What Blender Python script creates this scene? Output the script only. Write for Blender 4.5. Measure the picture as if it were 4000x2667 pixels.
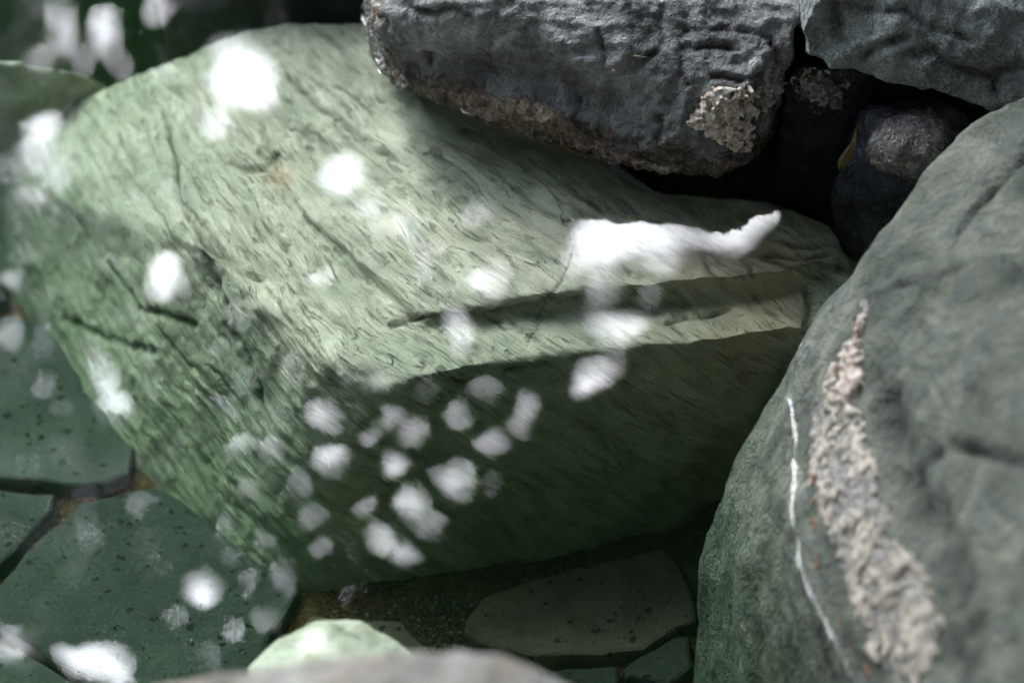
import bpy, bmesh, math, random
import numpy as np
from mathutils import Vector, Matrix
from mathutils.bvhtree import BVHTree

random.seed(7)
RNG = np.random.default_rng(11)
scene = bpy.context.scene
for o in list(bpy.data.objects):
    bpy.data.objects.remove(o)

# ------------------------------------------------------------------ camera
PITCH = math.radians(45.0)
CAM = np.array([0.0, -1.768, 1.718])
FPX = 85.0 / 36.0 * 4000.0          # focal length in photograph pixels
SP, CP = math.sin(PITCH), math.cos(PITCH)
R_, U_, F_ = np.array([1., 0, 0]), np.array([0, SP, CP]), np.array([0, CP, -SP])

cam_d = bpy.data.cameras.new("camera")
cam_d.lens = 85.0
cam_d.sensor_width = 36.0
cam_d.clip_start = 0.05
cam_d.clip_end = 2000.0
cam_d.dof.use_dof = True
cam_d.dof.focus_distance = 2.56
cam_d.dof.aperture_fstop = 2.4
cam = bpy.data.objects.new("camera", cam_d)
scene.collection.objects.link(cam)
cam.location = CAM
cam.rotation_euler = (math.pi / 2 - PITCH, 0, 0)
scene.camera = cam

# ------------------------------------------------------------------ sky, sun, exposure
SUN_AZ = math.radians(-13.0)        # from +Y, negative = towards -X (left)
SUN_EL = math.radians(47.0)
world = bpy.data.worlds.new("World")
scene.world = world
world.use_nodes = True
wn, wl = world.node_tree.nodes, world.node_tree.links
for n in list(wn):
    wn.remove(n)
sky = wn.new("ShaderNodeTexSky")
sky.sky_type = 'NISHITA'
sky.sun_disc = False
sky.sun_elevation = SUN_EL
sky.sun_rotation = SUN_AZ
sky.air_density = 1.0
sky.dust_density = 6.0
sky.ozone_density = 1.0
hs = wn.new("ShaderNodeHueSaturation")
hs.inputs['Saturation'].default_value = 0.32
bg = wn.new("ShaderNodeBackground")
bg.inputs['Strength'].default_value = 0.15
wo = wn.new("ShaderNodeOutputWorld")
wl.new(sky.outputs[0], hs.inputs['Color'])
tint = wn.new("ShaderNodeMix")                 # a cool, evenly clouded sky
tint.data_type = 'RGBA'
tint.blend_type = 'MULTIPLY'
tint.inputs[0].default_value = 1.0
tint.inputs[7].default_value = (0.88, 0.97, 1.12, 1.0)
wl.new(hs.outputs[0], tint.inputs[6])
wl.new(tint.outputs[2], bg.inputs['Color'])
wl.new(bg.outputs[0], wo.inputs['Surface'])

sun_d = bpy.data.lights.new("sun", 'SUN')
sun_d.energy = 0.8
sun_d.angle = math.radians(40.0)
sun_d.color = (1.0, 0.98, 0.95)
sun = bpy.data.objects.new("sun", sun_d)
scene.collection.objects.link(sun)
sdir = Vector((math.sin(SUN_AZ) * math.cos(SUN_EL), math.cos(SUN_AZ) * math.cos(SUN_EL), math.sin(SUN_EL)))
sun.rotation_euler = (-sdir).to_track_quat('-Z', 'Y').to_euler()

scene.view_settings.view_transform = 'Standard'
scene.view_settings.look = 'None'
scene.view_settings.gamma = 1.0
scene.view_settings.use_curve_mapping = False
scene.view_settings.exposure = 2.95
scene.cycles.use_denoising = True
scene.cycles.max_bounces = 6
scene.cycles.diffuse_bounces = 3
scene.cycles.transparent_max_bounces = 12
scene.cycles.sample_clamp_indirect = 20.0

# ------------------------------------------------------------------ geometry helpers
def at(px, py, z):
    """world point at height z seen at photograph pixel (px, py)"""
    d = F_ + R_ * ((px - 2000.0) / FPX) - U_ * ((py - 1333.5) / FPX)
    t = (z - CAM[2]) / d[2]
    return CAM + d * t

def at_mirror(px, py, z):
    """world point at height z whose mirror image in the water (z=0) shows at the pixel"""
    p = at(px, py, -z)
    return np.array([p[0], p[1], z])

def px_of(P):
    v = P - CAM
    d = v @ F_
    return np.stack([2000 + FPX * (v @ R_) / d, 1333.5 - FPX * (v @ U_) / d], axis=-1)

_perm = np.random.default_rng(3).permutation(256)
_perm = np.concatenate([_perm, _perm, _perm])
_g = np.random.default_rng(5).normal(size=(256, 3))
_g /= np.linalg.norm(_g, axis=1)[:, None]

def noise(P):
    P = np.asarray(P, dtype=np.float64)
    i = np.floor(P).astype(np.int64)
    f = P - i
    i &= 255
    u = f * f * f * (f * (f * 6 - 15) + 10)
    out = np.zeros(len(P))
    for dx in (0, 1):
        wx = u[:, 0] if dx else 1 - u[:, 0]
        a = _perm[i[:, 0] + dx]
        for dy in (0, 1):
            wy = u[:, 1] if dy else 1 - u[:, 1]
            b = _perm[a + i[:, 1] + dy]
            for dz in (0, 1):
                wz = u[:, 2] if dz else 1 - u[:, 2]
                h = _perm[b + i[:, 2] + dz]
                g = _g[h]
                out += wx * wy * wz * ((f[:, 0] - dx) * g[:, 0] + (f[:, 1] - dy) * g[:, 1] + (f[:, 2] - dz) * g[:, 2])
    return out * 1.6

def fbm(P, octv=4, gain=0.5):
    s, a, t = 0, 1.0, 0
    for k in range(octv):
        s = s + a * noise(P * (2.03 ** k) + 17.3 * k)
        t += a
        a *= gain
    return s / t

def ridged(P, octv=4):
    s, a, t = 0, 1.0, 0
    for k in range(octv):
        s = s + a * (1 - np.abs(noise(P * (2.1 ** k) + 9.1 * k)) * 2)
        t += a
        a *= 0.5
    return s / t

def smooth01(x, a, b):
    t = np.clip((x - a) / (b - a), 0, 1)
    return t * t * (3 - 2 * t)

def seg_dist(Q, line):
    """distance of the 2-D points Q to a polyline, and the run (0..1) along it"""
    L = np.asarray(line, float)
    best = np.full(len(Q), 1e9)
    run = np.zeros(len(Q))
    lens = np.linalg.norm(L[1:] - L[:-1], axis=1)
    tot, acc = lens.sum(), 0
    for k in range(len(L) - 1):
        a, b = L[k], L[k + 1]
        ab = b - a
        t = np.clip(((Q - a) @ ab) / (ab @ ab), 0, 1)
        d = np.linalg.norm(Q - (a + t[:, None] * ab), axis=1)
        m = d < best
        best[m] = d[m]
        run[m] = (acc + t[m] * lens[k]) / tot
        acc += lens[k]
    return best, run

def in_poly(Q, poly):
    Q = np.atleast_2d(Q)
    P = np.asarray(poly, float)
    res = np.zeros(len(Q), bool)
    j = len(P) - 1
    for i in range(len(P)):
        xi, yi, xj, yj = P[i, 0], P[i, 1], P[j, 0], P[j, 1]
        c = ((yi > Q[:, 1]) != (yj > Q[:, 1])) & (Q[:, 0] < (xj - xi) * (Q[:, 1] - yi) / (yj - yi + 1e-12) + xi)
        res ^= c
        j = i
    return res

def link(o, parent=None):
    scene.collection.objects.link(o)
    if parent is not None:
        o.parent = parent
    return o

def tag(o, label=None, cat=None, group=None, kind=None):
    if label: o['label'] = label
    if cat: o['category'] = cat
    if group: o['group'] = group
    if kind: o['kind'] = kind
    return o

def mesh_obj(name, verts, faces, mat, parent=None, smooth=True):
    me = bpy.data.meshes.new(name)
    me.from_pydata([tuple(v) for v in verts], [], faces)
    me.update()
    if smooth:
        me.polygons.foreach_set('use_smooth', np.ones(len(me.polygons), bool))
    if mat: me.materials.append(mat)
    return link(bpy.data.objects.new(name, me), parent)

def bm_obj(name, bm, mat, parent=None, smooth=True):
    me = bpy.data.meshes.new(name)
    bm.to_mesh(me)
    bm.free()
    if smooth:
        me.polygons.foreach_set('use_smooth', np.ones(len(me.polygons), bool))
    if mat: me.materials.append(mat)
    return link(bpy.data.objects.new(name, me), parent)

def get_co(me):
    a = np.empty(len(me.vertices) * 3, np.float64)
    me.vertices.foreach_get('co', a)
    return a.reshape(-1, 3)

def get_no(me):
    a = np.empty(len(me.vertices) * 3, np.float32)
    me.vertex_normals.foreach_get('vector', a)
    return a.reshape(-1, 3).astype(np.float64)

def set_co(me, co):
    me.vertices.foreach_set('co', co.astype(np.float32).ravel())
    me.update()

def baked(me, mods):
    """a mesh put through a list of (type, settings) modifiers"""
    o = bpy.data.objects.new("tmp", me)
    scene.collection.objects.link(o)
    for t, kw in mods:
        m = o.modifiers.new(t, t)
        for k, v in kw.items():
            setattr(m, k, v)
    dg = bpy.context.evaluated_depsgraph_get()
    dg.update()
    r = bpy.data.meshes.new_from_object(o.evaluated_get(dg))
    bpy.data.objects.remove(o)
    bpy.data.meshes.remove(me)
    return r

def hull_union(hulls, voxel, smooth_it):
    """several convex blocks fused into one closed rock body"""
    V, Fc = [], []
    for pts in hulls:
        bm = bmesh.new()
        for p in pts:
            bm.verts.new(p)
        r = bmesh.ops.convex_hull(bm, input=bm.verts[:], use_existing_faces=False)
        dead = [v for v in r['geom_interior'] if isinstance(v, bmesh.types.BMVert)] + \
               [v for v in r['geom_unused'] if isinstance(v, bmesh.types.BMVert)]
        bmesh.ops.delete(bm, geom=list(set(dead)), context='VERTS')
        bmesh.ops.recalc_face_normals(bm, faces=bm.faces[:])
        bm.verts.index_update()
        off = len(V)
        V += [tuple(v.co) for v in bm.verts]
        Fc += [[v.index + off for v in f.verts] for f in bm.faces]
        bm.free()
    me = bpy.data.meshes.new("hull")
    me.from_pydata(V, [], Fc)
    me.update()
    mods = [('REMESH', dict(mode='VOXEL', voxel_size=voxel))]
    if smooth_it:
        mods.append(('SMOOTH', dict(factor=0.5, iterations=smooth_it)))
    return baked(me, mods)

def add_attr(me, name, data):
    if data.ndim == 1:
        a = me.attributes.new(name, 'FLOAT', 'POINT')
        a.data.foreach_set('value', data.astype(np.float32))
    else:
        a = me.attributes.new(name, 'FLOAT_VECTOR', 'POINT')
        a.data.foreach_set('vector', data.astype(np.float32).ravel())

def carve(co, no, cracks, crack):
    """cut grooves: (pixel polyline, half width px, depth m); only on the side that faces the viewer's side"""
    Q = px_of(co)
    facing = (no * (CAM - co)).sum(1) > 0
    jit = np.stack([fbm(co * 60, 2), fbm(co * 60 + 40, 2)], 1) * 14
    d_tot = np.zeros(len(co))
    for line, w, dep in cracks:
        d, run = seg_dist(Q + jit, line)
        taper = smooth01(run, 0, 0.08) * (1 - smooth01(run, 0.9, 1.0)) * 0.8 + 0.2
        vary = 0.65 + 0.5 * noise(co * 45 + 5)
        a = np.exp(-(d / w) ** 2) * taper * facing * np.clip(vary, 0.2, 1.2)
        d_tot = np.maximum(d_tot, a * dep)
        crack = np.maximum(crack, a)
    return co - no * d_tot[:, None], crack

def finish_rock(name, me, mat, label, cat='boulder'):
    me.name = name
    me.polygons.foreach_set('use_smooth', np.ones(len(me.polygons), bool))
    me.materials.clear()
    me.materials.append(mat)
    o = link(bpy.data.objects.new(name, me))
    tag(o, label, cat)
    return o

# ------------------------------------------------------------------ material helpers
class NT:
    def __init__(self, name):
        self.m = bpy.data.materials.new(name)
        self.m.use_nodes = True
        self.t = self.m.node_tree
        self.t.nodes.clear()
        self.out = self.t.nodes.new('ShaderNodeOutputMaterial')
    def n(self, typ, **kw):
        x = self.t.nodes.new(typ)
        for k, v in kw.items():
            setattr(x, k, v)
        return x
    def put(self, sock, val):
        if val is None:
            return
        if isinstance(val, bpy.types.NodeSocket):
            self.t.links.new(val, sock)
        elif isinstance(val, (tuple, list)):
            v = list(val)
            if len(v) == 3 and len(sock.default_value) == 4:
                v.append(1.0)
            sock.default_value = v
        else:
            sock.default_value = val
    def co(self, kind='Object'):
        return self.n('ShaderNodeTexCoord').outputs[kind]
    def attr(self, name, out='Vector'):
        return self.n('ShaderNodeAttribute', attribute_name=name).outputs[out]
    def noise(self, vec, scale, detail=4, rough=0.55, dist=0.0, out='Fac'):
        x = self.n('ShaderNodeTexNoise')
        self.put(x.inputs['Vector'], vec)
        x.inputs['Scale'].default_value = scale
        x.inputs['Detail'].default_value = detail
        x.inputs['Roughness'].default_value = rough
        x.inputs['Distortion'].default_value = dist
        return x.outputs[out]
    def voro(self, vec, scale, feature='F1', out='Distance', rnd=1.0):
        x = self.n('ShaderNodeTexVoronoi', feature=feature)
        self.put(x.inputs['Vector'], vec)
        x.inputs['Scale'].default_value = scale
        x.inputs['Randomness'].default_value = rnd
        return x.outputs[out]
    def ramp(self, fac, stops):
        x = self.n('ShaderNodeValToRGB')
        self.put(x.inputs[0], fac)
        e = x.color_ramp.elements
        while len(e) > 1:
            e.remove(e[-1])
        for k, (p, c) in enumerate(stops):
            el = e[0] if k == 0 else e.new(p)
            el.position = p
            if not isinstance(c, (tuple, list)):
                c = (c, c, c)
            el.color = (*c, 1.0)
        return x.outputs[0]
    def mix(self, fac, a, b, mode='MIX'):
        x = self.n('ShaderNodeMix', data_type='RGBA', blend_type=mode)
        self.put(x.inputs[0], fac)
        self.put(x.inputs[6], a)
        self.put(x.inputs[7], b)
        return x.outputs[2]
    def math(self, op, a, b=None, c=None, clamp=False):
        x = self.n('ShaderNodeMath', operation=op, use_clamp=clamp)
        self.put(x.inputs[0], a)
        if b is not None: self.put(x.inputs[1], b)
        if c is not None: self.put(x.inputs[2], c)
        return x.outputs[0]
    def vmul(self, vec, s):
        x = self.n('ShaderNodeVectorMath', operation='MULTIPLY')
        self.put(x.inputs[0], vec)
        x.inputs[1].default_value = s
        return x.outputs[0]
    def vadd(self, vec, b):
        x = self.n('ShaderNodeVectorMath', operation='ADD')
        self.put(x.inputs[0], vec)
        self.put(x.inputs[1], b)
        return x.outputs[0]
    def vscale(self, vec, s):
        x = self.n('ShaderNodeVectorMath', operation='SCALE')
        self.put(x.inputs[0], vec)
        x.inputs['Scale'].default_value = s
        return x.outputs[0]
    def z(self, vec):
        x = self.n('ShaderNodeSeparateXYZ')
        self.put(x.inputs[0], vec)
        return x.outputs[2]
    def bump(self, h, strength, dist, normal=None):
        x = self.n('ShaderNodeBump')
        x.inputs['Strength'].default_value = strength
        x.inputs['Distance'].default_value = dist
        self.put(x.inputs['Height'], h)
        if normal is not None: self.put(x.inputs['Normal'], normal)
        return x.outputs[0]
    def principled(self, col, rough=0.7, normal=None, spec=0.3):
        x = self.n('ShaderNodeBsdfPrincipled')
        self.put(x.inputs['Base Color'], col)
        self.put(x.inputs['Roughness'], rough)
        x.inputs['Specular IOR Level'].default_value = spec
        if normal is not None: self.put(x.inputs['Normal'], normal)
        self.t.links.new(x.outputs[0], self.out.inputs['Surface'])
        return x
    def line_mask(self, vec, scale, width, detail=3, dist=1.0):
        """thin squiggly lines where a noise crosses its middle"""
        f = self.noise(vec, scale, detail, 0.55, dist)
        d = self.math('ABSOLUTE', self.math('SUBTRACT', f, 0.5))
        return self.ramp(d, [(0.0, 1.0), (width, 0.0)])

def mat_main_rock():
    N = NT('pale_green_schist')
    s = N.attr('strata')
    crack = N.attr('crack', 'Fac')
    stain = N.attr('stain', 'Fac')
    ob = N.co()
    a = N.noise(N.vmul(s, (16, 16, 70)), 1.0, 5, 0.6, 0.5)
    b = N.noise(ob, 7.0, 3, 0.55)
    col = N.ramp(a, [(0.30, (0.27, 0.29, 0.22)), (0.45, (0.47, 0.455, 0.345)), (0.60, (0.61, 0.585, 0.455)), (0.8, (0.70, 0.675, 0.55))])
    col = N.mix(N.ramp(b, [(0.42, 0.0), (0.68, 0.6)]), col, (0.33, 0.36, 0.27))
    c = N.noise(ob, 18.0, 3, 0.6, 0.6)
    col = N.mix(N.ramp(c, [(0.55, 0.0), (0.72, 0.5)]), col, (0.49, 0.46, 0.33))
    fine = N.noise(N.vmul(s, (22, 22, 420)), 1.0, 4, 0.65, 0.2)
    reg = N.ramp(N.noise(ob, 11, 3, 0.6), [(0.36, 0.12), (0.58, 1.0)])
    l1 = N.line_mask(N.vmul(s, (5, 5, 50)), 1.0, 0.016, 4, 0.5)
    l2 = N.line_mask(N.vmul(s, (14, 14, 150)), 1.0, 0.03, 3, 0.6)
    brk = N.ramp(N.noise(ob, 38, 3, 0.6), [(0.44, 0.0), (0.56, 1.0)])
    brk2 = N.ramp(N.noise(N.vadd(ob, (5, 2, 1)), 60, 3, 0.6), [(0.46, 0.0), (0.55, 1.0)])
    ln = N.math('MAXIMUM', N.math('MULTIPLY', l1, brk), N.math('MULTIPLY', N.math('MULTIPLY', l2, brk2), reg))
    col = N.mix(N.math('MULTIPLY', ln, 0.36), col, (0.13, 0.135, 0.09))
    gr = N.noise(ob, 420, 2, 0.6)
    col = N.mix(N.ramp(gr, [(0.30, 0.55), (0.42, 0.0)]), col, (0.16, 0.165, 0.11))
    col = N.mix(N.ramp(gr, [(0.60, 0.0), (0.74, 0.4)]), col, (0.70, 0.69, 0.60))
    col = N.mix(N.math('MULTIPLY', N.ramp(fine, [(0.35, 0.35), (0.5, 0.0)]), reg), col, (0.22, 0.235, 0.17))
    col = N.mix(stain, col, (0.60, 0.45, 0.30))
    col = N.mix(N.math('MULTIPLY', crack, 0.85), col, (0.045, 0.05, 0.03))
    h = N.math('SUBTRACT', N.math('MULTIPLY', a, 0.7), N.math('MULTIPLY', ln, 0.3))
    h = N.math('ADD', h, N.math('MULTIPLY', fine, 0.35))
    nb = N.bump(h, 1.0, 0.009)
    N.principled(col, 0.75, nb, 0.25)
    return N.m

def mat_rock(name, dark, mid, light, scale=9.0, veins=None, vein_w=0.03, vein_scale=60, vein_amt=0.8,
             deposit=None, dep_z=0.03, bump=0.8, bdist=0.006, rough=0.75, blotch=None, spots=None, lowz=None, fine=160, crusty=None):
    N = NT(name)
    ob = N.co()
    crack = N.attr('crack', 'Fac')
    a = N.noise(ob, scale, 5, 0.62, 0.5)
    col = N.ramp(a, [(0.3, dark), (0.52, mid), (0.72, light)])
    if blotch:
        bl = N.noise(ob, scale * 2.3, 5, 0.6, 0.8)
        col = N.mix(N.ramp(bl, [(0.5, 0.0), (0.68, 0.8)]), col, blotch)
    f = N.noise(ob, fine, 3, 0.65)
    h = N.math('ADD', N.math('MULTIPLY', N.noise(ob, 34, 5, 0.66, 0.8), 1.0), N.math('MULTIPLY', f, 0.3))
    col = N.mix(N.ramp(f, [(0.3, 0.45), (0.5, 0.0)]), col, dark)
    if veins:
        reg = N.ramp(N.noise(ob, 11, 4, 0.6), [(0.38, 0.12), (0.6, 1.0)])
        lm = N.line_mask(ob, vein_scale, vein_w, 3, 1.4)
        lm2 = N.line_mask(N.vadd(ob, (3.1, 1.7, 0.4)), vein_scale * 1.7, vein_w * 1.1, 2, 1.8)
        vm = N.math('MULTIPLY', N.math('MAXIMUM', lm, N.math('MULTIPLY', lm2, 0.7)), N.math('MULTIPLY', reg, vein_amt))
        brk = N.ramp(N.noise(ob, 150, 3, 0.6), [(0.42, 0.0), (0.55, 1.0)])
        vm = N.math('MULTIPLY', vm, brk)
        col = N.mix(vm, col, veins)
        h = N.math('ADD', h, N.math('MULTIPLY', vm, 0.25))
    if spots:
        sp = N.ramp(N.voro(ob, 120), [(0.12, 1.0), (0.2, 0.0)])
        col = N.mix(N.math('MULTIPLY', sp, 0.7), col, spots)
    rg = rough
    if lowz:                     # stone turns darker and glossier low down, towards the waterline
        zw = N.math('ADD', N.z(N.n('ShaderNodeNewGeometry').outputs['Position']), N.math('MULTIPLY_ADD', N.noise(ob, 12, 4, 0.65, 0.8), -0.12, 0.06))
        wm = N.ramp(N.math('DIVIDE', zw, lowz), [(0.55, 1.0), (1.0, 0.0)])
        col = N.mix(N.math('MULTIPLY', wm, 0.62), col, tuple(x * 0.35 for x in mid))
        rg = N.math('MULTIPLY_ADD', wm, -0.22, rough)
    if deposit:
        g = N.n('ShaderNodeNewGeometry').outputs['Position']
        zz = N.z(g)
        wob = N.math('ADD', zz, N.math('MULTIPLY_ADD', N.noise(ob, 22, 5, 0.65, 0.7), -0.11, 0.055))
        dm = N.ramp(N.math('DIVIDE', wob, dep_z), [(0.0, 1.0), (0.75, 0.9), (1.0, 0.0)])
        dm = N.math('MULTIPLY', dm, N.ramp(N.math('MULTIPLY_ADD', zz, 10.0, 0.5), [(0.25, 0.0), (0.4, 1.0)]))
        dn = N.noise(ob, 120, 4, 0.7)
        dc = N.ramp(dn, [(0.34, tuple(x * 0.25 for x in deposit)), (0.5, deposit), (0.66, tuple(min(1, x * 2.2) for x in deposit))])
        dc = N.mix(N.ramp(N.noise(ob, 40, 3, 0.6), [(0.62, 0.0), (0.72, 0.8)]), dc, (0.22, 0.075, 0.02))
        col = N.mix(dm, col, dc)
        h = N.math('ADD', h, N.math('MULTIPLY', N.math('MULTIPLY', dn, dm), 1.1))
    if crusty:
        cm = N.attr('crust', 'Fac')
        cn = N.noise(ob, 75, 5, 0.7, 0.5)
        cm = N.ramp(N.math('ADD', cm, N.math('MULTIPLY_ADD', cn, 1.4, -0.7)), [(0.42, 0.0), (0.60, 1.0)])
        cc = N.ramp(N.noise(ob, 160, 4, 0.7), [(0.34, tuple(x * 0.35 for x in crusty)), (0.5, crusty), (0.66, tuple(min(0.7, x * 1.6) for x in crusty))])
        col = N.mix(cm, col, cc)
        h = N.math('ADD', h, N.math('MULTIPLY', N.math('MULTIPLY', cn, cm), 1.2))
    col = N.mix(N.math('MULTIPLY', crack, 0.85), col, (0.02, 0.02, 0.016))
    nb = N.bump(h, bump, bdist)
    N.principled(col, rg, nb, 0.35)
    return N.m

def mat_crust(name, base, tip, dirt):
    N = NT(name)
    ob = N.co()
    a = N.noise(ob, 60, 6, 0.65)
    col = N.ramp(a, [(0.3, dirt), (0.48, base), (0.68, tip)])
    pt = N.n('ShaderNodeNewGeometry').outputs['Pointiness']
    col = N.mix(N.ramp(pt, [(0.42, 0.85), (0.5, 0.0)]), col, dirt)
    nb = N.bump(N.noise(ob, 380, 5, 0.65), 0.7, 0.002)
    N.principled(col, 0.7, nb, 0.3)
    return N.m

def mat_slab(name, base, tint):
    N = NT(name)
    ob = N.co()
    rnd = N.n('ShaderNodeObjectInfo').outputs['Random']
    base_r = N.mix(rnd, tuple(x * 0.72 for x in base), tuple(x * 1.15 for x in base))
    a = N.noise(ob, 9, 5, 0.65, 0.6)
    col = N.mix(N.ramp(a, [(0.35, 0.75), (0.55, 0.0)]), base_r, tuple(x * 0.4 for x in base))
    col = N.mix(N.ramp(a, [(0.58, 0.0), (0.75, 0.8)]), col, tint)
    warp = N.vadd(ob, N.vscale(N.noise(ob, 70, 3, out='Color'), 0.02))
    reg = N.ramp(N.noise(ob, 26, 3), [(0.40, 0.0), (0.62, 1.0)])
    p1 = N.ramp(N.voro(warp, 52), [(0.13, 1.0), (0.20, 0.0)])
    p2 = N.math('MULTIPLY', N.ramp(N.voro(warp, 130), [(0.14, 1.0), (0.24, 0.0)]), reg)
    pit = N.math('MAXIMUM', p1, N.math('MULTIPLY', p2, 0.75))
    col = N.mix(N.math('MULTIPLY', pit, 0.85), col, (0.012, 0.012, 0.010))
    f = N.noise(ob, 240, 3, 0.7)
    col = N.mix(N.ramp(f, [(0.5, 0.0), (0.75, 0.4)]), col, tuple(min(1, x * 1.9) for x in base))
    h = N.math('SUBTRACT', N.math('MULTIPLY_ADD', a, 1.2, N.math('MULTIPLY', f, 0.35)), pit)
    N.principled(col, 0.85, N.bump(h, 0.9, 0.004), 0.2)
    return N.m

def mat_sand():
    N = NT('brown_mortar_sand')
    ob = N.co()
    a = N.noise(ob, 30, 5, 0.6)
    b = N.voro(ob, 420, out='Color')
    col = N.ramp(a, [(0.3, (0.03, 0.02, 0.011)), (0.55, (0.12, 0.058, 0.022)), (0.75, (0.17, 0.092, 0.04))])
    col = N.mix(N.ramp(b, [(0.55, 0.0), (0.95, 0.55)]), col, (0.34, 0.27, 0.17))
    h = N.voro(ob, 420)
    N.principled(col, 0.9, N.bump(h, 0.8, 0.003), 0.2)
    return N.m

def mat_plain(name, c1, c2, scale=20, rough=0.7, bump=0.3, bdist=0.004, trans=None):
    N = NT(name)
    ob = N.co()
    col = N.ramp(N.noise(ob, scale, 5, 0.6), [(0.3, c1), (0.7, c2)])
    p = N.principled(col, rough, N.bump(N.noise(ob, scale * 5, 5, 0.6), bump, bdist), 0.3)
    if trans:
        tr = N.n('ShaderNodeBsdfTranslucent')
        N.put(tr.inputs[0], trans)
        mx = N.n('ShaderNodeMixShader')
        mx.inputs[0].default_value = 0.45
        N.t.links.new(p.outputs[0], mx.inputs[1])
        N.t.links.new(tr.outputs[0], mx.inputs[2])
        N.t.links.new(mx.outputs[0], N.out.inputs['Surface'])
    return N.m

def mat_water(volume=True):
    N = NT('pool_water' if volume else 'water_edge')
    ob = N.co()
    lw = N.n('ShaderNodeLayerWeight')
    lw.inputs['Blend'].default_value = 0.5
    nb = N.bump(N.noise(ob, 5.0, 2, 0.5), 0.03 if volume else 0.0, 0.02)
    fr = N.math('MULTIPLY_ADD', N.math('POWER', lw.outputs['Facing'], 5.0), 0.98, 0.0204)
    tr = N.n('ShaderNodeBsdfTransparent')
    gl = N.n('ShaderNodeBsdfGlossy')
    gl.inputs['Roughness'].default_value = 0.0
    N.put(gl.inputs['Normal'], nb)
    mx = N.n('ShaderNodeMixShader')
    N.put(mx.inputs[0], fr)
    N.t.links.new(tr.outputs[0], mx.inputs[1])
    N.t.links.new(gl.outputs[0], mx.inputs[2])
    N.t.links.new(mx.outputs[0], N.out.inputs['Surface'])
    if volume:
        pv = N.n('ShaderNodeVolumeAbsorption')
        pv.inputs['Color'].default_value = (0.44, 0.64, 0.46, 1)
        pv.inputs['Density'].default_value = 2.0
        sc_ = N.n('ShaderNodeVolumeScatter')
        sc_.inputs['Color'].default_value = (0.40, 0.75, 0.42, 1)
        sc_.inputs['Density'].default_value = 0.06
        sc_.inputs['Anisotropy'].default_value = 0.4
        ad = N.n('ShaderNodeAddShader')
        N.t.links.new(pv.outputs[0], ad.inputs[0])
        N.t.links.new(sc_.outputs[0], ad.inputs[1])
        N.t.links.new(ad.outputs[0], N.out.inputs['Volume'])
    return N.m

M_main = mat_main_rock()
M_top = mat_rock('dark_grey_wrinkled_rock', (0.085, 0.088, 0.084), (0.33, 0.332, 0.322), (0.54, 0.54, 0.525), 8.0, lowz=0.09, rough=0.42,
                 veins=(0.62, 0.63, 0.58), vein_w=0.05, vein_scale=70, vein_amt=1.0, deposit=(0.14, 0.105, 0.08), dep_z=0.03, crusty=(0.27, 0.205, 0.15), bump=1.0, bdist=0.014)
M_pale_vein = mat_rock('blue_grey_flaky_rock', (0.08, 0.092, 0.09), (0.31, 0.33, 0.32), (0.54, 0.56, 0.54), 9.0,
                       veins=(0.74, 0.76, 0.72), vein_w=0.075, vein_scale=58, vein_amt=1.0, bump=1.0, bdist=0.014, rough=0.6)
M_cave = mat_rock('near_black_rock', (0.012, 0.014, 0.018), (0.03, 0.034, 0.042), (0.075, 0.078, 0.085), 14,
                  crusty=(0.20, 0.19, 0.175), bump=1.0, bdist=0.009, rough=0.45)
M_right = mat_rock('smooth_grey_green_rock', (0.06, 0.072, 0.052), (0.18, 0.192, 0.145), (0.32, 0.32, 0.25), 15,
                   blotch=(0.09, 0.11, 0.105), bump=1.0, bdist=0.014, crusty=(0.42, 0.395, 0.345))
M_bottom = mat_rock('warm_grey_rock', (0.13, 0.12, 0.10), (0.32, 0.305, 0.265), (0.46, 0.45, 0.40), 17,
                    blotch=(0.34, 0.25, 0.18), bump=0.9, bdist=0.012)
M_mossy = mat_rock('wet_black_rock', (0.012, 0.016, 0.012), (0.03, 0.035, 0.03), (0.05, 0.06, 0.05), 8,
                   bump=0.7, rough=0.4)
M_shelf = mat_rock('pale_green_smooth_rock', (0.24, 0.27, 0.19), (0.45, 0.48, 0.37), (0.60, 0.61, 0.50), 16, blotch=(0.36, 0.36, 0.24), bump=0.8, bdist=0.008)
M_crust = mat_crust('cream_mineral_crust', (0.62, 0.51, 0.42), (0.80, 0.73, 0.64), (0.14, 0.09, 0.06))
M_crust_g = mat_crust('grey_mineral_crust', (0.34, 0.33, 0.30), (0.58, 0.56, 0.51), (0.07, 0.065, 0.055))
M_slab = mat_slab('pitted_grey_slab', (0.085, 0.09, 0.085), (0.12, 0.12, 0.11))
M_slab_w = mat_slab('pitted_purple_grey_slab', (0.19, 0.142, 0.118), (0.22, 0.17, 0.14))
M_sand = mat_sand()
M_water = mat_water(True)
M_edge = mat_water(False)
M_needle = mat_plain('orange_needle', (0.20, 0.055, 0.012), (0.36, 0.13, 0.04), 60, 0.5)
M_straw = mat_plain('straw', (0.42, 0.38, 0.22), (0.55, 0.50, 0.32), 90, 0.6)
M_deadleaf = mat_plain('yellowed_leaf', (0.10, 0.08, 0.03), (0.24, 0.20, 0.09), 60, 0.4, 0.4, 0.003, (0.3, 0.25, 0.08))
M_bark = mat_plain('bark', (0.05, 0.04, 0.03), (0.12, 0.10, 0.08), 12, 0.9, 0.8, 0.02)
M_leaf = mat_plain('green_leaf', (0.03, 0.075, 0.015), (0.05, 0.11, 0.02), 3, 0.6, 0.0, 0.001, (0.04, 0.15, 0.012))
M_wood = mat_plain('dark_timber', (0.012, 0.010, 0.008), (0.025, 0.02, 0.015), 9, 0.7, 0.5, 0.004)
M_earth = mat_plain('forest_earth', (0.012, 0.014, 0.008), (0.03, 0.032, 0.016), 4, 0.95, 0.8, 0.03)
N_ = None

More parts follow.
